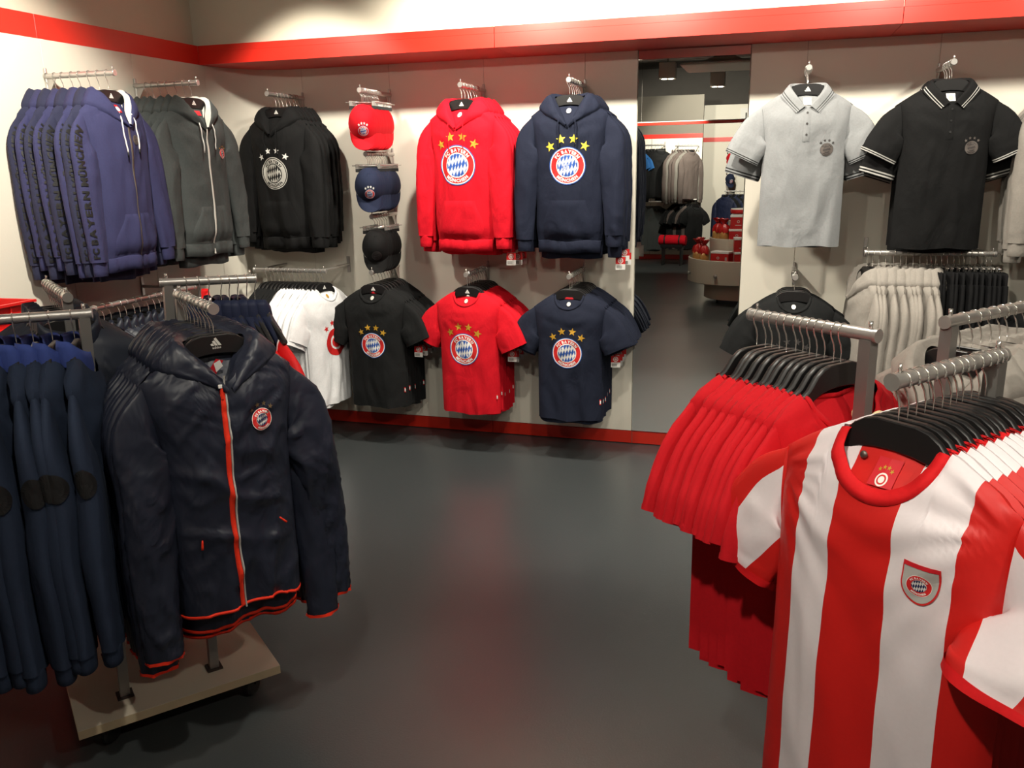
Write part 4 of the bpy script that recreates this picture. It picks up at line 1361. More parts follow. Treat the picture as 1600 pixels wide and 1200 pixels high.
# far end of the shop, seen in the mirror
wf = MB(); wf.box(XL - 0.25, -1.20, -10.32, -10.2, 0, 2.72, M['wall_grey'])
wall_far = struct(link('wall_front', m_of(wf, 'wall_front_core', False)))
panel(wall_far, -2.80, -2.05, -10.2, -10.187, KICK, 2.03)
panel(wall_far, -2.044, -1.205, -10.2, -10.187, KICK, 2.03)
mb = MB(); rings = []
for i in range(13):
    a = PI + PI / 2 * i / 12
    rings.append([(XL + 0.40 + 0.40 * math.cos(a), -9.787 + 0.40 * math.sin(a), z) for z in (KICK, 2.03)])
mb.loft(rings, M['wall'], False)
link('curved_panel', m_of(mb, 'curved_panel', True), wall_far)
mb = MB(); mb.box(XL - 0.25, -1.20, -10.30, -10.185, 2.03, 2.10, M['red_band'])
struct(link('trim_3', m_of(mb, 'far_band', False)))
mb = MB(); mb.box(XL, -1.20, -10.19, -10.176, 0.0, KICK, M['red_kick'])
struct(link('baseboard_front', m_of(mb, 'far_kick', False)))
mb = MB(); mb.box(-1.32, XR, -11.62, -11.5, 0, 2.62, M['wall'])
struct(link('wall_front_right', m_of(mb, 'wall_front_right', False)))
mb = MB(); mb.box(-1.32, XR, -11.5, -11.49, 1.985, 2.06, M['red_band'])
struct(link('trim_4', m_of(mb, 'far_band_right', False)))
mb = MB(); mb.box(XL - 0.25, XR, YF - 0.1, YF, 0, ZC, M['ceiling'])
struct(link('wall_front_outer', m_of(mb, 'wall_front_outer', False)))

# ================================================================== ceiling fittings
def lamp_fixture(x, y, label):
    k = Kit('spot_fixture', 'lamp')
    b = MB(); s = 0.105; z0, z1 = LAMP_Z - 0.10, LAMP_Z + 0.10
    b.box(-s, s, -s, s, 0.085, 0.10, M['lampbox'], 0.002)
    for q in ((-s, -s + 0.006, -s, s), (s - 0.006, s, -s, s), (-s + 0.006, s - 0.006, -s, -s + 0.006), (-s + 0.006, s - 0.006, s - 0.006, s)):
        b.box(q[0], q[1], q[2], q[3], -0.10, 0.085, M['lampbox'], 0.001)
    k.part('housing', m_of(b, 'lamp_housing', False))
    b = MB(); b.tube([(0, 0, 0.10), (0, 0, ZC - LAMP_Z - 0.002)], 0.012, M['duct'], 8)
    k.part('drop_rod', m_of(b, 'lamp_rod'))
    for sx in (-0.045, 0.045):
        b = MB(); b.lathe([(0.001, 0.0), (0.034, 0.0), (0.036, -0.006), (0.030, -0.008), (0.001, -0.008)], M['lens'], 16)
        b.xf(Matrix.Translation((sx, 0.0, -0.098)))
        k.part('lamp_lens', m_of(b, 'lamp_lens', False), 'lit lamp lens')
    return k.put(label, (x, y, LAMP_Z))
_names = ['over the black hoodies', 'over the red hoodies', 'over the mirror', 'over the polo shirts', 'over the right end of the back wall', 'beside the left wall hoodies', 'over the windbreakers', 'over the striped jerseys', 'over the red t-shirt rack', 'over the open floor',
          'left of the viewer', 'right of the viewer', 'nearest the far left wall', 'nearest the far white wall', 'over the gift counter']
for (xy, aim, w, cone), nm in zip(LAMPS, _names):
    lamp_fixture(xy[0], xy[1], 'square white ceiling spotlight box ' + nm)
# round air outlet with a flared square plate, pipes and beams
k = Kit('ceiling_air_outlet', 'vent')
b = MB(); b.lathe([(0.13, 0.0), (0.13, 0.30), (0.15, 0.31), (0.15, 0.36), (0.13, 0.37), (0.13, 0.52)], M['duct'], 24)
k.part('duct_pipe', m_of(b, 'duct_pipe', True, 40))
b = MB(); b.loft([[(sx * q, sy * q, z) for sx, sy in ((-1, -1), (1, -1), (1, 1), (-1, 1))] for q, z in ((0.14, 0.06), (0.22, 0.02), (0.46, -0.02), (0.48, -0.04), (0.46, -0.05))], M['lampbox'], True, True)
k.part('flared_plate', m_of(b, 'flared_plate', False))
k.put('round steel duct ending in a flared square plate on the ceiling', (-0.66, -6.2, 2.78))
for i, (y, z, r, nm) in enumerate(((-7.4, 3.08, 0.10, 'thick grey duct'), (-8.6, 3.16, 0.05, 'thin grey pipe'))):
    b = MB(); b.tube([(XL - 0.1, y, z), (-1.5, y, z), (0.5, y, z), (XR, y, z)], r, M['duct'], 16, False)
    tag(link('ceiling_pipe', m_of(b, 'ceiling_pipe')), nm + ' crossing under the dark ceiling', 'pipe')
for y in (-5.6, -9.4):
    b = MB(); b.box(XL - 0.2, XR, y - 0.05, y + 0.05, 3.18, ZC, M['duct'], 0.004)
    struct(link('ceiling_beam', m_of(b, 'ceiling_beam', False)))

# ================================================================== wall arms and rails
def wall_arm_kit(L):
    k = Kit('hanging_rail', 'rail')
    b = MB(); b.box(-0.006, 0.006, -0.012, 0.004, -0.085, 0.035, M['steel'], 0.002)
    k.part('bracket', m_of(b, 'arm_bracket', False))
    b = MB(); vs = [(-0.002, -0.012, -0.08), (-0.002, -0.012, -0.012), (-0.002, -0.06, -0.012), (0.002, -0.012, -0.08), (0.002, -0.012, -0.012), (0.002, -0.06, -0.012)]
    b.add(vs, [(0, 1, 2), (5, 4, 3), (0, 2, 5, 3), (0, 3, 4, 1), (1, 4, 5, 2)], M['steel'])
    k.part('gusset', m_of(b, 'arm_gusset', False))
    b = MB(); b.tube([(0, 0, 0), (0, -L + 0.006, 0)], 0.0125, M['steel'], 16)
    k.part('tube', m_of(b, 'arm_tube', True, 50))
    b = MB(); b.lathe([(0.001, -0.002), (0.013, -0.002), (0.0145, 0.0), (0.0145, 0.008), (0.0125, 0.010)], M['steel'], 18, 'y')
    b.xf(Matrix.Translation((0, -L, 0)))
    b2 = MB(); b2.tube([(0, -L + 0.010, 0.012), (0, -L + 0.010, 0.030)], 0.003, M['chrome'], 8)
    k.part('end_cap', m_of(b, 'arm_cap', True, 40), None, [('stop_pin', m_of(b2, 'stop_pin'), None)])
    return k
K_ARM = wall_arm_kit(0.40); K_ARM38 = wall_arm_kit(0.385); K_ARM_CAP = wall_arm_kit(0.37); K_ARM_S = wall_arm_kit(0.34)
def wall_rail(x0, x1, y, z, label, axis='x', wally=0.0):
    L = x1 - x0
    k = Kit('hanging_rail', 'rail')
    b = MB(); b.tube([(0, 0, 0), (L, 0, 0)], 0.0125, M['steel'], 16); k.part('tube', m_of(b, 'rail_tube', True, 50))
    for q in (0.03, L - 0.03):
        b = MB(); b.tube([(q, 0.011, 0), (q, wally, 0)], 0.008, M['steel'], 10)
        b.box(q - 0.01, q + 0.01, wally - 0.008, wally, -0.05, 0.05, M['steel'], 0.001)
        k.part('rail_bracket', m_of(b, 'rail_bracket', False))
    for q in (0.0, L):
        b = MB(); b.lathe([(0.001, -0.003), (0.0145, -0.003), (0.0145, 0.006), (0.0125, 0.008)], M['steel'], 16, 'x'); b.xf(Matrix.Translation((q, 0, 0)))
        b2 = MB(); b2.tube([(q + (0.01 if q == 0 else -0.01), 0, 0.012), (q + (0.01 if q == 0 else -0.01), 0, 0.028)], 0.003, M['chrome'], 8)
        k.part('end_cap', m_of(b, 'rail_cap', False), None, [('stop_pin', m_of(b2, 'stop_pin'), None)])
    return k.put(label, (x0, y, z) if axis == 'x' else (y, x0, z), (0, 0, 0 if axis == 'x' else PI / 2))

_rj = random.Random(11)
def row(front, rest, n, p0, dirv, gap, face, z, desc, place, group, hk=None, hkrest=None, jit=3.0, gaps=None, hdesc='black hanger', end='front', hz=0.0):
    """n garments on hangers from p0 stepping along dirv; face is the way the fronts look"""
    th0 = math.atan2(face[0], -face[1]); d = 0.0
    for i in range(n):
        th = th0 + math.radians(_rj.uniform(-jit, jit)) * (1 if i else 0.5)
        x, y = p0[0] + dirv[0] * d, p0[1] + dirv[1] * d
        k = front if i == 0 and front else rest[i % len(rest)]
        nm = ORD[i] if i else end + 'most'
        h = (hk or K_HANGER_LOGO) if i == 0 else (hkrest or K_HANGER)
        zz = z - 0.0015 + hz
        dz = _rj.uniform(-0.006, 0.004) if i else 0.0
        h.put('%s of the %s %s on %s' % (hdesc, nm, desc, place), (x, y, zz), (0, 0, th), 'hangers on ' + place)
        if i: lab = '%s, %s from the %s on %s' % (desc, nm, end, place)
        else: lab = '%s, %s on %s' % (desc, nm, place)
        s = _rj.uniform(1.0, 1.05) if i and hk is not K_CLIP else 1.0
        k.put(lab, (x, y, zz + dz * 0.4 + 0.14 * (s - 1)), (0, 0, th), group, None, (1, 1, s))
        d += gap * (_rj.uniform(0.75, 1.25) if not gaps else gaps[i % len(gaps)])

UZ, LZ = 2.065, 1.055
BK = (0, 1); FR = (0, -1)
# upper row, back wall
K_ARM.put('upper wall arm holding the black crest hoodies', (-2.804, 0.0, UZ))
kf = hoodie_kit(F['black_hood'], 3, CREST_MONO, 0.092, -0.440, M['white'], 0.22, cords=F['black_hood'])
kr = [hoodie_kit(F['black_hood'], s) for s in (14, 25)]
row(kf, kr, 7, (-2.804, -0.31), BK, 0.036, (-0.10, -1), UZ, 'black hooded sweatshirt', 'the upper left back-wall arm', 'black hoodies on the upper wall arm', K_HANGER_LOGO)
K_ARM.put('upper wall arm holding the red crest hoodies', (-1.632, 0.0, UZ))
kf = hoodie_kit(F['red_hood'], 4, CREST_COL, 0.106, -0.412, M['gold_p'], 0.25, cords=F['red_hood'], label=lambda T: round_label(T, M['white'], T.zs0 - 0.052, 0.013))
kr = [hoodie_kit(F['red_hood'], s, tagged=(0.268, -0.02, -0.90, 0.2) if s == 26 else None) for s in (15, 26)]
row(kf, kr, 6, (-1.632, -0.375), BK, 0.052, (-0.14, -1), UZ, 'red hooded sweatshirt', 'the wall arm beside the caps', 'red hoodies on the upper wall arm')
K_ARM.put('upper wall arm holding the navy crest hoodies', (-1.040, 0.0, UZ))
kf = hoodie_kit(F['navy_hood'], 5, CREST_COL, 0.096, -0.425, M['yellow_p'], 0.27, cords=F['navy_hood'], label=lambda T: round_label(T, M['white'], T.zs0 - 0.052, 0.013))
kr = [hoodie_kit(F['navy_hood'], s, tagged=(0.272, -0.02, -0.90, 0.2) if s == 27 else None) for s in (16, 27)]
row(kf, kr, 6, (-1.040, -0.375), BK, 0.050, (0.02, -1), UZ, 'navy hooded sweatshirt', 'the wall arm beside the mirror', 'navy hoodies on the upper wall arm')
# polos
K_ARM.put('upper wall arm holding the grey polo shirts', (0.124, 0.0, UZ + 0.005))
pf = polo_kit(F['grey_polo'], 6, M['black_p'], CREST_DARK, M['darkgrey_p'], M['darkgrey_p'])
pr = [polo_kit(F['midgrey_polo'], 17, M['black_p'], CREST_DARK, M['darkgrey_p'], M['darkgrey_p'], front=False), polo_kit(F['grey_polo'], 28, M['black_p'], CREST_DARK, M['darkgrey_p'], M['darkgrey_p'], front=False)]
row(pf, pr, 4, (0.124, -0.375), BK, 0.055, (0.06, -1), UZ + 0.005, 'grey polo shirt', 'the wall arm right of the mirror', 'grey polo shirts on the wall arm', jit=5)
K_ARM.put('upper wall arm holding the black polo shirts', (0.744, 0.0, UZ))
pf = polo_kit(F['black_polo'], 7, M['tag_grey'], CREST_DARK, M['grey_p'], M['black_p'])
pr = [polo_kit(F['black_polo'], 18, M['tag_grey'], CREST_DARK, M['grey_p'], M['black_p'], front=False)]
row(pf, pr, 4, (0.744, -0.375), BK, 0.055, (0.10, -1), UZ, 'black polo shirt', 'the black polo wall arm', 'black polo shirts on the wall arm', K_HANGER, jit=5)
K_ARM.put('upper wall arm holding the stone grey hoodies at the right', (1.335, 0.0, UZ))
kr = [hoodie_kit(F['grey_fleece'], 8), hoodie_kit(F['grey_fleece2'], 19)]
row(kr[0], [kr[0], kr[0], kr[1]], 5, (1.335, -0.375), BK, 0.055, (0.0, -1), UZ, 'stone grey hoodie', 'the rightmost upper wall arm', 'stone grey hoodies on the wall arm', K_HANGER, jit=5)
# lower row
K_ARM38.put('lower wall arm holding the black crest t-shirts', (-2.222, 0.0, LZ))
BAND = M['label_red']
tf = tee_kit(F['black_tee'], F['black_tee'], 9, CREST_COL, 0.076, -0.420, M['gold_p'], label=M['dim_white'], side_tab=True, cx=0.01, tape=M['label_red'])
tr_ = [tee_kit(F['black_tee'], F['black_tee'], 20, tagged=(0.245, -0.012, -0.47, 0.1), side_tab=True), tee_kit(F['black_tee'], F['black_tee'], 31)]
row(tf, tr_, 9, (-2.222, -0.365), BK, 0.036, (-0.04, -1), LZ, 'black crest t-shirt', 'the lower arm under the caps', 'black t-shirts on the lower wall arm')
K_ARM.put('lower wall arm holding the red crest t-shirts', (-1.632, 0.0, LZ))
tf = tee_kit(F['red_tee'], F['red_tee'], 10, CREST_COL, 0.092, -0.415, M['gold_p'], label=M['dim_white'], side_tab=True, tape=M['white'])
tr_ = [tee_kit(F['red_tee'], F['red_tee'], 21, tagged=(0.245, -0.012, -0.47, 0.1), side_tab=True), tee_kit(F['red_tee'], F['red_tee'], 32)]
row(tf, tr_, 9, (-1.632, -0.375), BK, 0.033, (-0.10, -1), LZ, 'red crest t-shirt', 'the lower arm under the red hoodies', 'red t-shirts on the lower wall arm')
K_ARM.put('lower wall arm holding the navy crest t-shirts', (-1.040, 0.0, LZ))
tf = tee_kit(F['navy_tee'], F['navy_tee'], 11, CREST_COL, 0.086, -0.410, M['gold_p'], label=M['dim_white'], side_tab=True, tape=M['label_red'])
tr_ = [tee_kit(F['navy_tee'], F['navy_tee'], 22, tagged=(0.245, -0.012, -0.47, 0.1), side_tab=True), tee_kit(F['navy_tee'], F['navy_tee'], 33)]
row(tf, tr_, 10, (-1.040, -0.375), BK, 0.035, (0.02, -1), LZ, 'navy crest t-shirt', 'the lower arm under the navy hoodies', 'navy t-shirts on the lower wall arm', K_HANGER)
K_ARM.put('lower wall arm holding the plain black t-shirts', (0.124, 0.0, LZ + 0.02))
tf = tee_kit(F['black_tee'], F['black_tee'], 12, CREST_BLACK, 0.075, -0.42, M['darkgrey_p'], label=M['white'])
tr_ = [tee_kit(F['black_tee'], F['black_tee'], 23)]
row(tf, tr_, 4, (0.124, -0.375), BK, 0.055, (0.05, -1), LZ + 0.02, 'black tonal-crest t-shirt', 'the lower arm under the grey polos', 'tonal black t-shirts on the lower wall arm', K_HANGER)
K_ARM.put('lower wall arm at the right holding black t-shirts', (1.335, 0.0, LZ))
row(None, tr_, 4, (1.335, -0.375), BK, 0.05, (0.0, -1), LZ, 'plain black t-shirt', 'the rightmost lower wall arm', 'black t-shirts on the rightmost lower arm', K_HANGER)

# caps
for (z, arm_end, n, fab, nm, crest, st, place, y0, lab) in (
        (2.062, K_ARM, 12, F['red_cap'], 'red baseball cap', CREST_COL, M['white'], 'the top cap arm', -0.375, 'topmost cap arm between the black and red hoodies'),
        (1.722, K_ARM_CAP, 12, F['navy_cap'], 'navy baseball cap', CREST_COL, M['white'], 'the middle cap arm', -0.345, 'middle cap arm under the red caps'),
        (1.372, K_ARM_S, 6, F['black_cap'], 'black baseball cap', CREST_BLACK, None, 'the bottom cap arm', -0.300, 'bottom cap arm under the navy caps')):
    arm_end.put(lab, (-2.222, 0.0, z))
    cf = cap_kit(fab, 1, crest, st); cr = [cap_kit(fab, 2)]
    row(cf, cr, n, (-2.222, y0), BK, 0.0205 if n > 6 else 0.030, (0.50, -1), z, nm, place, nm + 's on ' + place, K_CLIP, K_CLIP, 3, None, 'chrome clip hanger')

# left wall: arms reach out to the right
RX = (1, 0); LX = (-1, 0)
K_ARM38.put('left wall arm holding the indigo zip hoodies', (XL, -1.582, 2.074), (0, 0, PI / 2))
txt = ('FC BAYERN M\u00dcNCHEN', (-1,))
kf = hoodie_kit(F['indigo'], 41, zip_=True, lining=F['lining'], cords=M['white'], cord_tip=M['black_p'], badge=(0.035, -0.285, 0.022, CREST_DARK, None), label=lambda T: neck_label(T, M['label_red'], 0.018, 0.034, T.zs0 - 0.035, M['white']), zh=-0.80, sleeve_text=txt, text_mat=M['black_p'], name='zip_hoodie')
kr = [hoodie_kit(F['indigo'], 42, lining=F['lining'], zh=-0.81, sleeve_text=txt, text_mat=M['black_p'], name='zip_hoodie'), hoodie_kit(F['indigo_dark'], 43, lining=F['lining'], zh=-0.83, sleeve_text=txt, text_mat=M['black_p'], name='zip_hoodie')]
row(kf, kr, 8, (-2.862, -1.582), LX, 0.042, (1, 0.05), 2.074, 'indigo zip hoodie', 'the nearer left-wall arm', 'indigo zip hoodies on the left wall', K_HANGER_LOGO, K_HANGER_LOGO, jit=4)
K_ARM38.put('left wall arm holding the charcoal zip hoodies', (XL, -1.0, 2.078), (0, 0, PI / 2))
kf = hoodie_kit(F['char'], 44, zip_=True, lining=F['lining'], cords=M['white'], badge=(0.105, -0.345, 0.026, CREST_BADGE, M['gold_p']), label=lambda T: neck_label(T, M['label_red'], 0.026, 0.024, T.zs0 - 0.035, None), zh=-0.80, name='zip_hoodie', zip_mat=M['dim_white'])
kr = [hoodie_kit(F['char'], 45, lining=F['lining'], zh=-0.80, sleeve_text=txt, text_mat=M['black_p'], name='zip_hoodie'), hoodie_kit(F['char'], 46, lining=F['lining'], zh=-0.82, name='zip_hoodie')]
row(kf, kr, 7, (-2.862, -1.0), LX, 0.048, (1, -0.13), 2.078, 'charcoal zip hoodie', 'the farther left-wall arm', 'charcoal zip hoodies on the left wall', K_HANGER_LOGO, K_HANGER_LOGO, jit=4)
# lower left rail with dark jackets
wall_rail(-1.98, -1.10, -2.90, LZ, 'lower rail along the left wall crowded with hangers', 'y', 0.304)
jk = [jacket_kit(51, F['nylon_b'], name='rain_jacket'), jacket_kit(52, F['nylon'], name='rain_jacket')]
row(None, jk, 17, (-2.90, -1.95), BK, 0.048, (0.0, -1), LZ, 'dark navy rain jacket', 'the lower left-wall rail', 'dark jackets on the lower left rail', K_HANGER, jit=4, end='near end')
# red-lined jacket collar showing between them
jr = jacket_kit(53, F['track_navy'], F['track_red'], name='track_jacket', collar_h=0.085)
K_HANGER.put('black hanger of the red-collared jacket on the lower left rail', (-2.90, -1.12, LZ), (0, 0, 0.5), 'hangers on the lower left-wall rail')
jr.put('navy jacket with a bright red collar at the far end of the left rail', (-2.90, -1.12, LZ), (0, 0, 0.5))

# corner rail with white t-shirts, fronts facing right
wall_rail(-3.02, -2.535, -0.36, LZ, 'corner rail holding white t-shirts under the black hoodies', 'x', 0.36)
red_art = [annulus(0.55, 1.0, M['red_p'], 0, 28, 2), annulus(0.001, 0.4, M['red_p'], 0, 20, 2)] + stars_art(M['red_p'], 0.24)
wf_ = tee_kit(F['white_tee'], F['white_tee'], 61, red_art, 0.085, -0.42, None, label=M['gold_p'])
mb = MB()
wr_ = [tee_kit(F['white_tee'], F['white_tee'], 62), tee_kit(F['white_tee'], F['white_tee'], 63)]
row(wf_, wr_, 9, (-2.555, -0.36), LX, 0.026, (1, -0.16), LZ, 'white t-shirt', 'the corner rail', 'white t-shirts on the corner rail', K_HANGER_LOGO, jit=3)
row(None, [tee_kit(F['black_tee'], F['black_tee'], 64, nv=24)], 6, (-2.80, -0.36), LX, 0.026, (1, -0.16), LZ, 'black t-shirt', 'the inner half of the corner rail', 'black t-shirts on the corner rail', K_HANGER, jit=3, end='right')

# right-hand rail: grey sweatshirts, then black joggers on clips
wall_rail(0.448, 1.028, -0.30, 1.195, 'hanging rail under the black polos with grey tops and black joggers', 'x', 0.30)
gk = [hoodie_kit(F['grey_fleece'], 71, zh=-0.86), hoodie_kit(F['grey_fleece'], 72, zh=-0.88)]
row(gk[0], gk, 10, (0.462, -0.30), (1, 0), 0.030, (-1, -0.15), 1.195, 'stone grey sweatshirt', 'the rail under the black polos', 'grey sweatshirts on the right wall rail', K_HANGER, jit=5, end='left')
pk = [pants_kit(75, F['pants']), pants_kit(76, F['pants'])]
row(pk[0], pk, 12, (0.752, -0.30), (1, 0), 0.0235, (-1, -0.25), 1.195, 'black jogger trousers', 'the rail under the black polos', 'black joggers on the right wall rail', K_CLIP, K_CLIP, 6, None, 'chrome clip hanger', 'left')

# ================================================================== floor racks
U = (0.645, 0.763); V = (-0.766, 0.643)
def neg(a): return (-a[0], -a[1])
def at(p, d, k): return (p[0] + d[0] * k, p[1] + d[1] * k)
def floor_rack(posts, arms, board, label, ztop):
    """posts: four (x, y); arms: per post (direction, length, rail height)"""
    cx = sum(p[0] for p in posts) / 4; cy = sum(p[1] for p in posts) / 4
    k = Kit('floor_rack', 'clothes rack')
    b = MB(); z0, z1 = 0.085, 0.113
    ring = lambda z, i=0.0: [(p[0] - cx, p[1] - cy, z) for p in board]
    b.loft([ring(z0), ring(z1 - 0.0015)], M['ply'], True, True)
    b.loft([ring(z1 - 0.0015), ring(z1)], M['board'], True, True)
    cast = []
    for (px, py) in board:
        q = MB(); x = (px - cx) * 0.72; y = (py - cy) * 0.72
        q.lathe([(0.001, -0.012), (0.028, -0.012), (0.034, -0.006), (0.034, 0.006), (0.028, 0.012), (0.001, 0.012)], M['hanger'], 16, 'x')
        q.xf(Matrix.Translation((x, y, 0.034)))
        q.box(x - 0.018, x + 0.018, y - 0.004, y + 0.004, 0.04, 0.085, M['hanger'])
        cast.append(('caster', m_of(q, 'caster', False), 'black caster'))
    k.part('base_board', m_of(b, 'base_board', False), 'cream board with a plywood edge', cast)
    for (px, py), (d, L, z, foot, base) in zip(posts, arms):
        x, y = px - cx, py - cy
        bx, by = base[0] - cx, base[1] - cy
        w = 0.0135
        e1 = Vector((U[0], U[1], 0)); e2 = Vector((V[0], V[1], 0))
        b = MB(); b.loft([[Vector((bx, by, z1)) + e1 * w * sx + e2 * w * sy for sx, sy in ((-1, -1), (1, -1), (1, 1), (-1, 1))], [Vector((x, y, z - 0.010)) + e1 * w * sx + e2 * w * sy for sx, sy in ((-1, -1), (1, -1), (1, 1), (-1, 1))]], M['post'], True, True)
        f = MB(); f.loft([[Vector((bx, by, zz)) + e1 * 0.023 * sx + e2 * 0.023 * sy for sx, sy in ((-1, -1), (1, -1), (1, 1), (-1, 1))] for zz in (z1, z1 + 0.006)], M['seam'], True, True)
        k.part('post', m_of(b, 'rack_post', False), None, [('foot_plate', m_of(f, 'foot_plate', False), 'dark foot plate')])
        p0 = Vector((x - d[0] * 0.018, y - d[1] * 0.018, z)); p1 = Vector((x + d[0] * L, y + d[1] * L, z))
        b = MB(); b.tube([p0, p1], 0.0135, M['steel'], 18)
        subs = []
        for p, s in ((p0, -1), (p1, 1)):
            c = MB(); t = Vector((d[0], d[1], 0)) * s
            c.tube([p - t * 0.004, p + t * 0.002, p + t * 0.0021, p + t * 0.004], 0.0148, M['steel'], 18)
            subs.append(('end_cap', m_of(c, 'end_cap', True, 40), None))
            c = MB(); q = p - t * 0.016; c.tube([q + Vector((0, 0, 0.012)), q + Vector((0, 0, 0.028))], 0.0045 if s < 0 else 0.003, M['chrome'], 8)
            subs.append(('stop_pin', m_of(c, 'stop_pin'), None))
        k.part('arm', m_of(b, 'rack_arm', True, 50), None, subs)
    return k.put(label, (cx, cy, 0.0))

# left rack
LA, LD, LC, LB = (-1.775, -3.040), (-1.640, -2.810), (-1.800, -2.660), (-1.972, -2.890)
A_D = (-0.80, -0.60); C_D = (0.86, 0.51); D_D = (0.79, -0.61); B_D = (-0.79, 0.61)
ZA, ZBr, ZCr, ZD = 1.278, 1.297, 1.312, 1.298
A0 = (-1.806, -3.249); B0 = (-1.429, -2.803)
board = [A0, B0, (B0[0] + V[0] * 0.60, B0[1] + V[1] * 0.60), (A0[0] + V[0] * 0.60, A0[1] + V[1] * 0.60)]
floor_rack([LA, LD, LC, LB], [(A_D, 0.42, ZA, 0, (-1.80, -3.068)), (D_D, 0.32, ZD, 0, (-1.627, -2.870)), (C_D, 0.265, ZCr, 0, (-1.831, -2.707)), (B_D, 0.40, ZBr, 0, (-2.000, -2.905))], board, 'four-armed steel floor rack with navy jackets on a cream wheeled base', 1.3)
wk = windbreaker_kit(81, True)
wkr = [windbreaker_kit(82), windbreaker_kit(83)]
row(wk, wkr, 9, at(LD, D_D, 0.300), neg(D_D), 0.033, (0.80, -0.60), ZD, 'navy windbreaker', 'the left rack front arm', 'navy windbreakers on the left rack front arm', K_HANGER_WORD, jit=2.5)
tk = [jacket_kit(85, F['training'], F['blue_col'], M['black_p']), jacket_kit(86, F['training'], F['blue_col'], M['black_p'], zh=-0.86)]
row(None, tk, 9, at(LA, A_D, 0.03), A_D, 0.050, neg(A_D), ZA, 'blue-collared training top', 'the left rack near arm', 'training tops on the left rack near arm', K_HANGER, jit=9, end='post', hz=0)
kk = [jacket_kit(87, F['track_navy'], None, None, F['track_red'], name='track_jacket', sw=0.160, out=0.09), jacket_kit(88, F['track_navy'], None, None, F['track_red'], name='track_jacket', zh=-0.86, sw=0.160, out=0.09)]
row(None, kk, 8, at(LC, C_D, 0.258), neg(C_D), 0.031, (0.56, 0.83), ZCr, 'red-sleeved navy track jacket', 'the left rack rear arm', 'track jackets on the left rack rear arm', K_HANGER, jit=6, end='tip')
bk_ = [jacket_kit(89, F['nylon_b'], None, None, name='rain_jacket', zh=-0.86), jacket_kit(90, F['nylon_b'], None, None, name='rain_jacket')]
row(None, bk_, 9, at(LB, B_D, 0.030), B_D, 0.040, neg(B_D), ZBr, 'slate navy rain jacket', 'the left rack far arm', 'rain jackets on the left rack far arm', K_HANGER, jit=4, end='post')

# right rack
RF, RE, RG, RH = (0.400, -3.200), (0.202, -3.036), (0.385, -2.845), (0.575, -3.010)
ctr = (0.39, -3.02)
bd = [at(at(ctr, U, a * 0.30), V, b * 0.30) for a, b in ((-1, -1), (1, -1), (1, 1), (-1, 1))]
floor_rack([RF, RE, RG, RH], [(neg(U), 0.31, 1.300, 0, RF), (V, 0.31, 1.300, 0, RE), (U, 0.40, 1.300, 0, RG), (neg(V), 0.40, 1.300, 0, RH)], bd, 'four-armed steel floor rack with red shirts and striped jerseys', 1.3)
jf = jersey_kit(91, front=True, nv=70)
jr_ = [jersey_kit(92), jersey_kit(93)]
row(jf, jr_, 13, at(RF, neg(U), 0.285), U, 0.0225, (-0.655, -0.756), 1.300, 'striped jersey', 'the right rack near arm', 'striped jerseys on the right rack', K_HANGER, jit=2.5)
rk = [tee_kit(F['red_tee2'], F['red_tee2'], s, nf=0.085, nw=0.118, zs0=-0.122, ln=0.85, wide=0.092, drop=0.045) for s in (95, 96)]
rf = tee_kit(F['red_tee2'], F['red_tee2'], 97, nf=0.088, nw=0.118, zs0=-0.122, ln=0.85, wide=0.092, drop=0.07, nv=44)
row(rf, rk, 12, at(RE, V, 0.062), V, 0.0205, neg(V), 1.300, 'plain red t-shirt', 'the right rack left arm', 'red t-shirts on the right rack', K_HANGER, jit=3, end='post')
hk_ = [hoodie_kit(F['grey_fleece'], 98), hoodie_kit(F['grey_fleece'], 99)]
row(None, hk_, 8, at(RG, U, 0.05), U, 0.042, neg(U), 1.300, 'stone grey hoodie', 'the right rack rear arm', 'grey hoodies on the right rack rear arm', K_HANGER, jit=4, end='post')
# cream security tags clipped on the nearest red shirts
for i, (k_, x, z, nm) in enumerate(((0.053, 0.045, -0.185, 'nearest the post'), (0.079, 0.020, -0.172, 'behind the first tag'))):
    K = Kit('security_tag', 'security tag')
    b = MB(); pr = [(0.001, -0.005), (0.012, -0.0045), (0.016, -0.001), (0.016, 0.002), (0.011, 0.005), (0.001, 0.006)]
    b.lathe(pr, M['cream_p'], 20, 'y'); b.xf(Matrix.Scale(1.7, 4, (1, 0, 0)))
    K.part('shell', m_of(b, 'tag_shell'))
    b = MB(); b.lathe([(0.001, 0.0), (0.008, 0.001), (0.008, 0.007), (0.004, 0.009), (0.001, 0.009)], M['cream_p'], 16, 'y'); b.xf(Matrix.Translation((-0.008, -0.013, 0)))
    K.part('boss', m_of(b, 'tag_boss'))
    p = at(RE, V, k_); th = math.atan2(-V[0], V[1])
    off = Matrix.Rotation(th, 4, 'Z') @ Vector((x, -0.060, 0))
    K.put('cream oval security tag on a red t-shirt neckline ' + nm, (p[0] + off.x, p[1] + off.y, 1.300 + z), (0, 0, th), 'security tags on the red t-shirts')

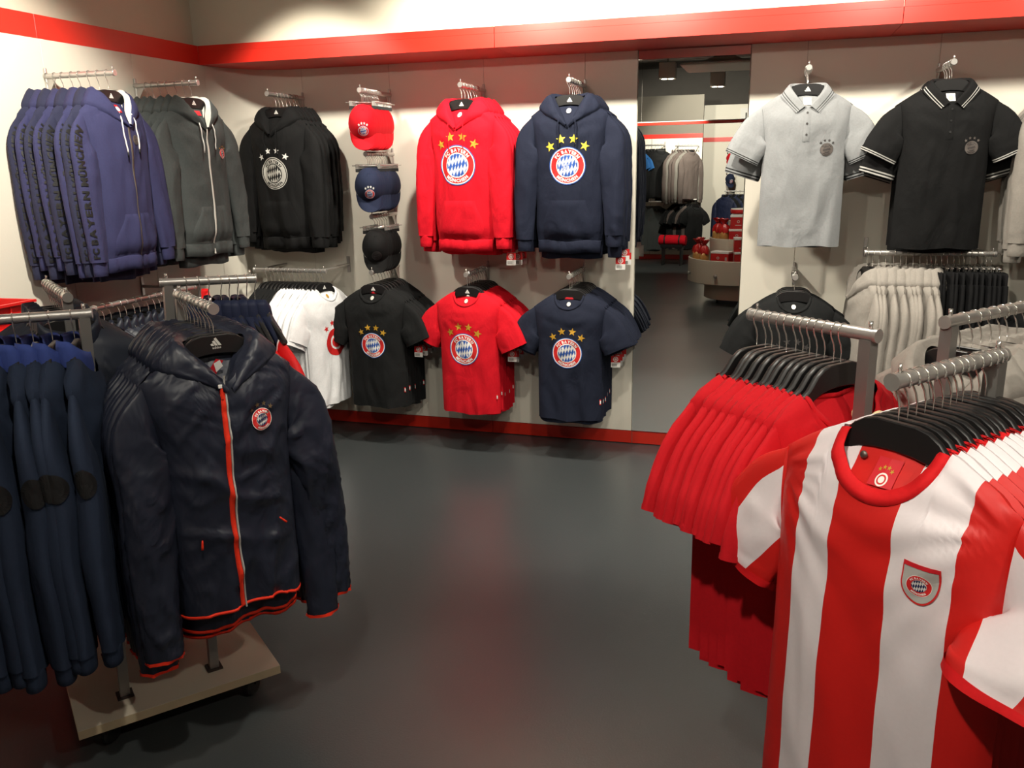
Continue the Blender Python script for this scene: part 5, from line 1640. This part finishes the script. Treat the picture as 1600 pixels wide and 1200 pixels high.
# ================================================================== red crates by the left wall
K = Kit('plastic_crate', 'crate')
def crate_kit():
    L, W, H, t = 0.30, 0.20, 0.145, 0.004
    K = Kit('plastic_crate', 'crate')
    b = MB()
    o = lambda z, i=0.0: [(-L + i, -W + i, z), (L - i, -W + i, z), (L - i, W - i, z), (-L + i, W - i, z)]
    b.loft([o(0, 0.012), o(H, 0.0), o(H, t), o(0.006, 0.012 + t)], M['crate'], True)
    b.add(o(0, 0.012), [(3, 2, 1, 0)], M['crate']); b.add(o(0.006, 0.012 + t), [(0, 1, 2, 3)], M['crate'])
    K.part('shell', m_of(b, 'crate_shell', False))
    b = MB()
    b.loft([o(H - 0.010, 0), o(H - 0.010, -0.010), o(H, -0.010), o(H, 0.0)], M['crate'], True)
    K.part('rim', m_of(b, 'crate_rim', False))
    b = MB()
    for z in (0.045, 0.085):
        b.loft([o(z, 0.008), o(z, -0.003), o(z + 0.005, -0.003), o(z + 0.005, 0.008)], M['crate'], True)
    for sx in (-1, 1):
        for q in (-0.19, 0.0, 0.19):
            b.box(q - 0.003, q + 0.003, sx * W - 0.004, sx * W + 0.004, 0.01, H - 0.012, M['crate'])
    for q in (-0.1, 0.1):
        for sx in (-1, 1): b.box(sx * L - 0.004, sx * L + 0.004, q - 0.003, q + 0.003, 0.01, H - 0.012, M['crate'])
    K.part('ribs', m_of(b, 'crate_ribs', False))
    return K
ck = crate_kit()
nm = ['bottom crate of the red stack by the left wall'] + ['red crate of the left wall stack, %s from the bottom' % o for o in ('second', 'third', 'fourth', 'fifth', 'sixth', 'seventh')] + ['topmost open red crate of the stack by the left wall']
for i in range(8):
    ck.put(nm[i] if i != 7 else nm[7], (-3.000, -2.525, 0.0 + i * 0.1455), (0, 0, PI / 2 + 0.02 * math.sin(i * 2.1)), 'red crates stacked by the left wall')

# ================================================================== tiered gift counter behind the viewer (seen in the mirror)
GX, GY = -0.36, -5.72
K = Kit('gift_counter', 'display counter')
b = MB(); b.lathe([(0.40, 0.055), (0.40, 0.25)], M['gondola'], 48, cap=True); K.part('plinth', m_of(b, 'plinth', True, 40))
b = MB(); b.lathe([(0.58, 0.25), (0.60, 0.26), (0.60, 0.53), (0.585, 0.535), (0.585, 0.48), (0.30, 0.48)], M['gondola'], 64, cap=False)
b.add([(0.58 * math.cos(2 * PI * i / 64), 0.58 * math.sin(2 * PI * i / 64), 0.25) for i in range(64)], [tuple(range(63, -1, -1))], M['gondola'])
K.part('lower_tray', m_of(b, 'lower_tray', True, 40))
b = MB(); b.lathe([(0.35, 0.48), (0.36, 0.76), (0.345, 0.765), (0.345, 0.72), (0.001, 0.72)], M['gondola'], 48, cap=False); K.part('middle_tray', m_of(b, 'middle_tray', True, 40))
b = MB(); b.lathe([(0.15, 0.72), (0.15, 0.96), (0.001, 0.96)], M['gondola'], 36, cap=False); K.part('upper_drum', m_of(b, 'upper_drum', True, 40))
for i in range(8):
    a = 2 * PI * (i + 0.5) / 8
    b = MB(); b.lathe([(0.001, 0.0), (0.012, 0.0), (0.012, 0.012), (0.020, 0.016), (0.024, 0.024), (0.018, 0.032), (0.001, 0.034)], M['steel'], 18, 'x')
    b.xf(Matrix.Rotation(a, 4, 'Z') @ Matrix.Translation((0.60, 0, 0.36))); K.part('knob', m_of(b, 'tray_knob'), 'round steel knob')
for i in range(4):
    a = 2 * PI * (i + 0.5) / 4
    b = MB(); b.lathe([(0.001, -0.012), (0.026, -0.012), (0.028, 0), (0.026, 0.012), (0.001, 0.012)], M['hanger'], 14, 'x'); b.xf(Matrix.Translation((0.32 * math.cos(a), 0.32 * math.sin(a), 0.028)))
    K.part('caster', m_of(b, 'counter_caster', False), 'black caster')
K.put('round cream tiered gift counter on casters behind the viewer', (GX, GY, 0))
def box_kit(w, d, h):
    K = Kit('gift_box', 'box')
    b = MB(); b.box(-w / 2, w / 2, -d / 2, d / 2, 0, h, M['red_gift'], 0.002); K.part('carton', m_of(b, 'carton', False))
    b = MB(); b.box(-w / 2 - 0.003, w / 2 + 0.003, -d / 2 - 0.003, d / 2 + 0.003, h - 0.02, h + 0.004, M['white'], 0.002); K.part('lid', m_of(b, 'carton_lid', False), 'white lid')
    b = MB(); pl = lambda x, z, hh: (-x, d / 2 + 0.0005 + hh, z)
    lay([annulus(0.6, 1, M['dim_white'], 0, 16, 1)], pl, 0.016, 0.02, h * 0.55, 0.0005, mb=b); lay([rect_art(-1, 1, -0.12, 0.12, M['dim_white'])], pl, 0.035, 0.02, h * 0.28, 0.0005, mb=b)
    lay([rect_art(-1, 1, -1.6, 1.6, M['tag_grey'])], pl, 0.012, -w * 0.36, h * 0.5, 0.0005, mb=b)
    K.part('printed_mark', m_of(b, 'carton_print', False))
    return K
bx = box_kit(0.22, 0.13, 0.155)
gp = lambda r, a: (GX + r * math.cos(math.radians(a)), GY + r * math.sin(math.radians(a)))
spots = [(0.48, 112, 0.48, 'on the lower tray beside the red bags'), (0.48, 82, 0.48, 'on the lower tray facing the mirror'), (0.48, 50, 0.48, 'on the lower tray toward the right'),
         (0.47, 83, 0.64, 'stacked on the lower tray box'), (0.24, 92, 0.72, 'on the middle tray'), (0.24, 30, 0.72, 'on the middle tray toward the right'), (0.235, 90, 0.88, 'stacked on the middle tray box')]
for r, a, z, w in spots:
    x, y = gp(r, a); bx.put('red gift box with a white lid ' + w, (x, y, z), (0, 0, math.radians(a - 90)), 'red gift boxes on the counter')
def bag_kit(seed):
    K = Kit('gift_bag', 'bag'); b = MB(); rings = []; R = random.Random(seed)
    for r, z in ((0.044, 0), (0.050, 0.02), (0.050, 0.07), (0.047, 0.10)):
        rings.append([(r * (1 + 0.08 * math.sin(3 * t + seed)) * math.cos(t), r * 0.8 * math.sin(t), z) for t in [2 * PI * i / 20 for i in range(20)]])
    b.loft(rings, M['gold_bag'], True, True); K.part('pouch', m_of(b, 'bag_pouch'))
    b = MB(); rings = []
    for r, z in ((0.048, 0.09), (0.050, 0.12), (0.040, 0.155), (0.018, 0.175), (0.016, 0.182), (0.040, 0.215), (0.046, 0.225)):
        rings.append([(r * (1 + 0.16 * math.sin(6 * t + seed)) * math.cos(t), r * 0.85 * (1 + 0.16 * math.cos(5 * t)) * math.sin(t), z + 0.004 * math.sin(6 * t)) for t in [2 * PI * i / 24 for i in range(24)]])
    b.loft(rings, M['red_gift'], True); K.part('gathered_top', m_of(b, 'bag_top'), 'red gathered top')
    return K
bg = [bag_kit(1), bag_kit(2)]
for i, (r, a, z, w) in enumerate(((0.49, 166, 0.48, 'at the left end of the lower tray'), (0.47, 186, 0.48, 'behind the leftmost bag on the lower tray'), (0.48, 145, 0.48, 'beside the gift boxes on the lower tray'), (0.26, 168, 0.72, 'at the left of the middle tray'), (0.26, 134, 0.72, 'in the centre of the middle tray'))):
    x, y = gp(r, a); bg[i % 2].put('red and amber gift bag ' + w, (x, y, z), (0, 0, i), 'red gift bags on the counter', None, (1.35, 1.35, 1.2))
K = Kit('gift_bowl', 'bowl')
b = MB(); b.lathe([(0.04, 0), (0.05, 0.005), (0.10, 0.05), (0.12, 0.11), (0.125, 0.14), (0.118, 0.14), (0.112, 0.11), (0.09, 0.055), (0.001, 0.02)], M['white'], 32, cap=False); K.part('bowl', m_of(b, 'bowl'))
b = MB(); b.lathe([(0.1265, 0.085), (0.128, 0.09), (0.130, 0.125), (0.1285, 0.13)], M['red_gift'], 32, cap=False); K.part('red_stripe', m_of(b, 'bowl_stripe'), 'red band round the rim')
K.put('white bowl with a red stripe on top of the gift counter', (GX, GY, 0.96))

# ================================================================== far garments (mirror)
def far_row(fabs, n, p0, d, gap, face, z, desc, place, long_=True, seed=0, hang=True):
    ks = [jacket_kit(120 + seed + i, f, name='jacket') if long_ else tee_kit(f, f, 120 + seed + i, nv=22) for i, f in enumerate(fabs)]
    row(None, ks, n, p0, d, gap, face, z, desc, place, desc + 's on ' + place, K_HANGER, jit=4, end='left')
def far_rail(x0, x1, y, z, label, wally):
    L = x1 - x0
    k = Kit('hanging_rail', 'rail')
    b = MB(); b.tube([(0, 0, 0), (L, 0, 0)], 0.0125, M['steel'], 12); k.part('tube', m_of(b, 'rail_tube', True, 50))
    for q in (0.02, L - 0.02):
        b = MB(); b.tube([(q, -0.011, 0), (q, wally - y, 0)], 0.008, M['steel'], 8); b.box(q - 0.01, q + 0.01, wally - y, wally - y + 0.008, -0.10, 0.06, M['steel'])
        k.part('rail_bracket', m_of(b, 'rail_bracket', False))
    k.put(label, (x0, y, z))
far_rail(-2.30, -1.80, -9.90, 1.92, 'upper far rail with the blue vest, seen in the mirror', -10.187)
far_rail(-1.62, -1.24, -9.90, 1.90, 'upper far rail with the taupe jackets, seen in the mirror', -10.187)
far_rail(-2.30, -1.80, -9.90, 1.00, 'lower far rail with grey t-shirts, seen in the mirror', -10.187)
far_rail(-1.62, -1.24, -9.90, 1.03, 'lower far rail with black t-shirts, seen in the mirror', -10.187)
far_row([F['blue_vest']], 2, (-2.28, -9.90), (1, 0), 0.05, (-0.55, 0.85), 1.92, 'bright blue top', 'the upper far left rail', False, 1)
far_row([F['black_hood'], F['black_tee']], 6, (-2.13, -9.90), (1, 0), 0.055, (0.45, 0.9), 1.92, 'black far jacket', 'the upper far left rail', True, 3)
far_row([F['taupe'], F['grey_fleece2'], F['taupe']], 6, (-1.60, -9.90), (1, 0), 0.055, (0.75, 0.65), 1.90, 'taupe jacket', 'the upper far right rail', True, 8)
far_row([F['char'], F['char']], 5, (-2.26, -9.90), (1, 0), 0.09, (0.35, 0.93), 1.00, 'charcoal t-shirt', 'the lower far left rail', False, 12)
far_row([F['black_tee'], F['black_tee'], F['taupe']], 8, (-1.60, -9.90), (1, 0), 0.045, (0.75, 0.65), 1.03, 'dark t-shirt', 'the lower far right rail', False, 16)
far_rail(-0.86, -0.40, -11.15, 1.12, 'far rail on the white wall with navy track jackets', -11.5)
far_row([F['track_navy'], F['black_tee']], 7, (-0.84, -11.15), (1, 0), 0.06, (-0.6, 0.8), 1.12, 'dark track jacket', 'the far white wall rail', True, 22)
for z, f, nm in ((1.86, F['red_cap'], 'red'), (1.50, F['navy_cap'], 'navy')):
    kk2 = wall_arm_kit(0.25); kk2.put('far wall arm holding the %s cap' % nm, (-0.78, -11.49, z), (0, 0, PI))
    K_CLIP.put('clip hanger of the far %s cap' % nm, (-0.78, -11.29, z - 0.0015), (0, 0, PI - 0.3))
    cap_kit(f, 3, CREST_COL, M['white']).put('single %s cap hanging on the far white wall' % nm, (-0.78, -11.29, z - 0.0015), (0, 0, PI - 0.3))
# rolled red mat on a low stand
K = Kit('rolled_mat', 'roll')
b = MB(); b.lathe([(0.001, -0.22), (0.075, -0.22), (0.085, -0.20), (0.085, 0.20), (0.075, 0.22), (0.001, 0.22)], F['red_hood'], 24, 'x'); K.part('roll', m_of(b, 'mat_roll', True, 40))
for q in (-0.12, 0.12):
    b = MB(); b.lathe([(0.086, q - 0.012), (0.088, q - 0.01), (0.088, q + 0.01), (0.086, q + 0.012)], M['black_p'], 24, 'x', False); K.part('strap', m_of(b, 'mat_strap'), 'black strap')
K.put('rolled bright red mat on the low black stand, seen in the mirror', (-1.55, -9.3, 0.405), (0, 0, 0.15), None)
K = Kit('low_stand', 'stand')
b = MB(); b.box(-0.18, 0.18, -0.09, 0.09, 0.29, 0.31, M['hanger'], 0.003); K.part('shelf', m_of(b, 'stand_shelf', False))
b = MB(); b.box(-0.18, 0.18, -0.095, -0.09, 0.30, 0.345, M['hanger'], 0.001); b.box(-0.18, 0.18, 0.09, 0.095, 0.30, 0.345, M['hanger'], 0.001); K.part('lip', m_of(b, 'stand_lip', False))
for sx in (-1, 1):
    b = MB(); b.box(sx * 0.15 - 0.012, sx * 0.15 + 0.012, -0.07, 0.07, 0.0, 0.29, M['hanger'], 0.002); K.part('leg', m_of(b, 'stand_leg', False))
K.put('low black stand under the rolled red mat', (-1.55, -9.3, 0.0), (0, 0, 0.15))
# red-edged hanging light rail
K = Kit('suspended_sign_rail', 'rail')
b = MB(); b.box(-0.95, 0.95, -0.03, 0.03, -0.03, 0.008, M['red_band'], 0.002); K.part('red_profile', m_of(b, 'red_profile', False))
b = MB(); b.box(-0.95, 0.95, -0.032, 0.032, 0.008, 0.02, M['white'], 0.002); K.part('white_top', m_of(b, 'white_top', False), 'white top edge')
for q in (-0.8, 0.8):
    b = MB(); b.tube([(q, 0, 0.02), (q, 0, ZC - 2.19)], 0.002, M['chrome'], 6); K.part('suspension_wire', m_of(b, 'suspension_wire'))
K.put('long thin red rail with a white top hung from the ceiling', (-1.10, -7.9, 2.19), (0, 0, 0.06))
# small white number sign
K = Kit('wall_sign', 'sign')
b = MB(); b.box(-0.10, 0.10, -0.004, 0.004, -0.13, 0.13, M['white'], 0.001); K.part('plate', m_of(b, 'sign_plate', False))
b = MB(); a, w = line_art('1', M['black_p'], 0.14); lay(a, lambda x, z, h: (-x, 0.004 + h, z), 1.0, 0, 0, 0.0006, mb=b); K.part('numeral', m_of(b, 'sign_numeral', False), 'black numeral')
K.put('small white sign with a numeral high on the far white wall', (-0.56, -11.485, 2.42))
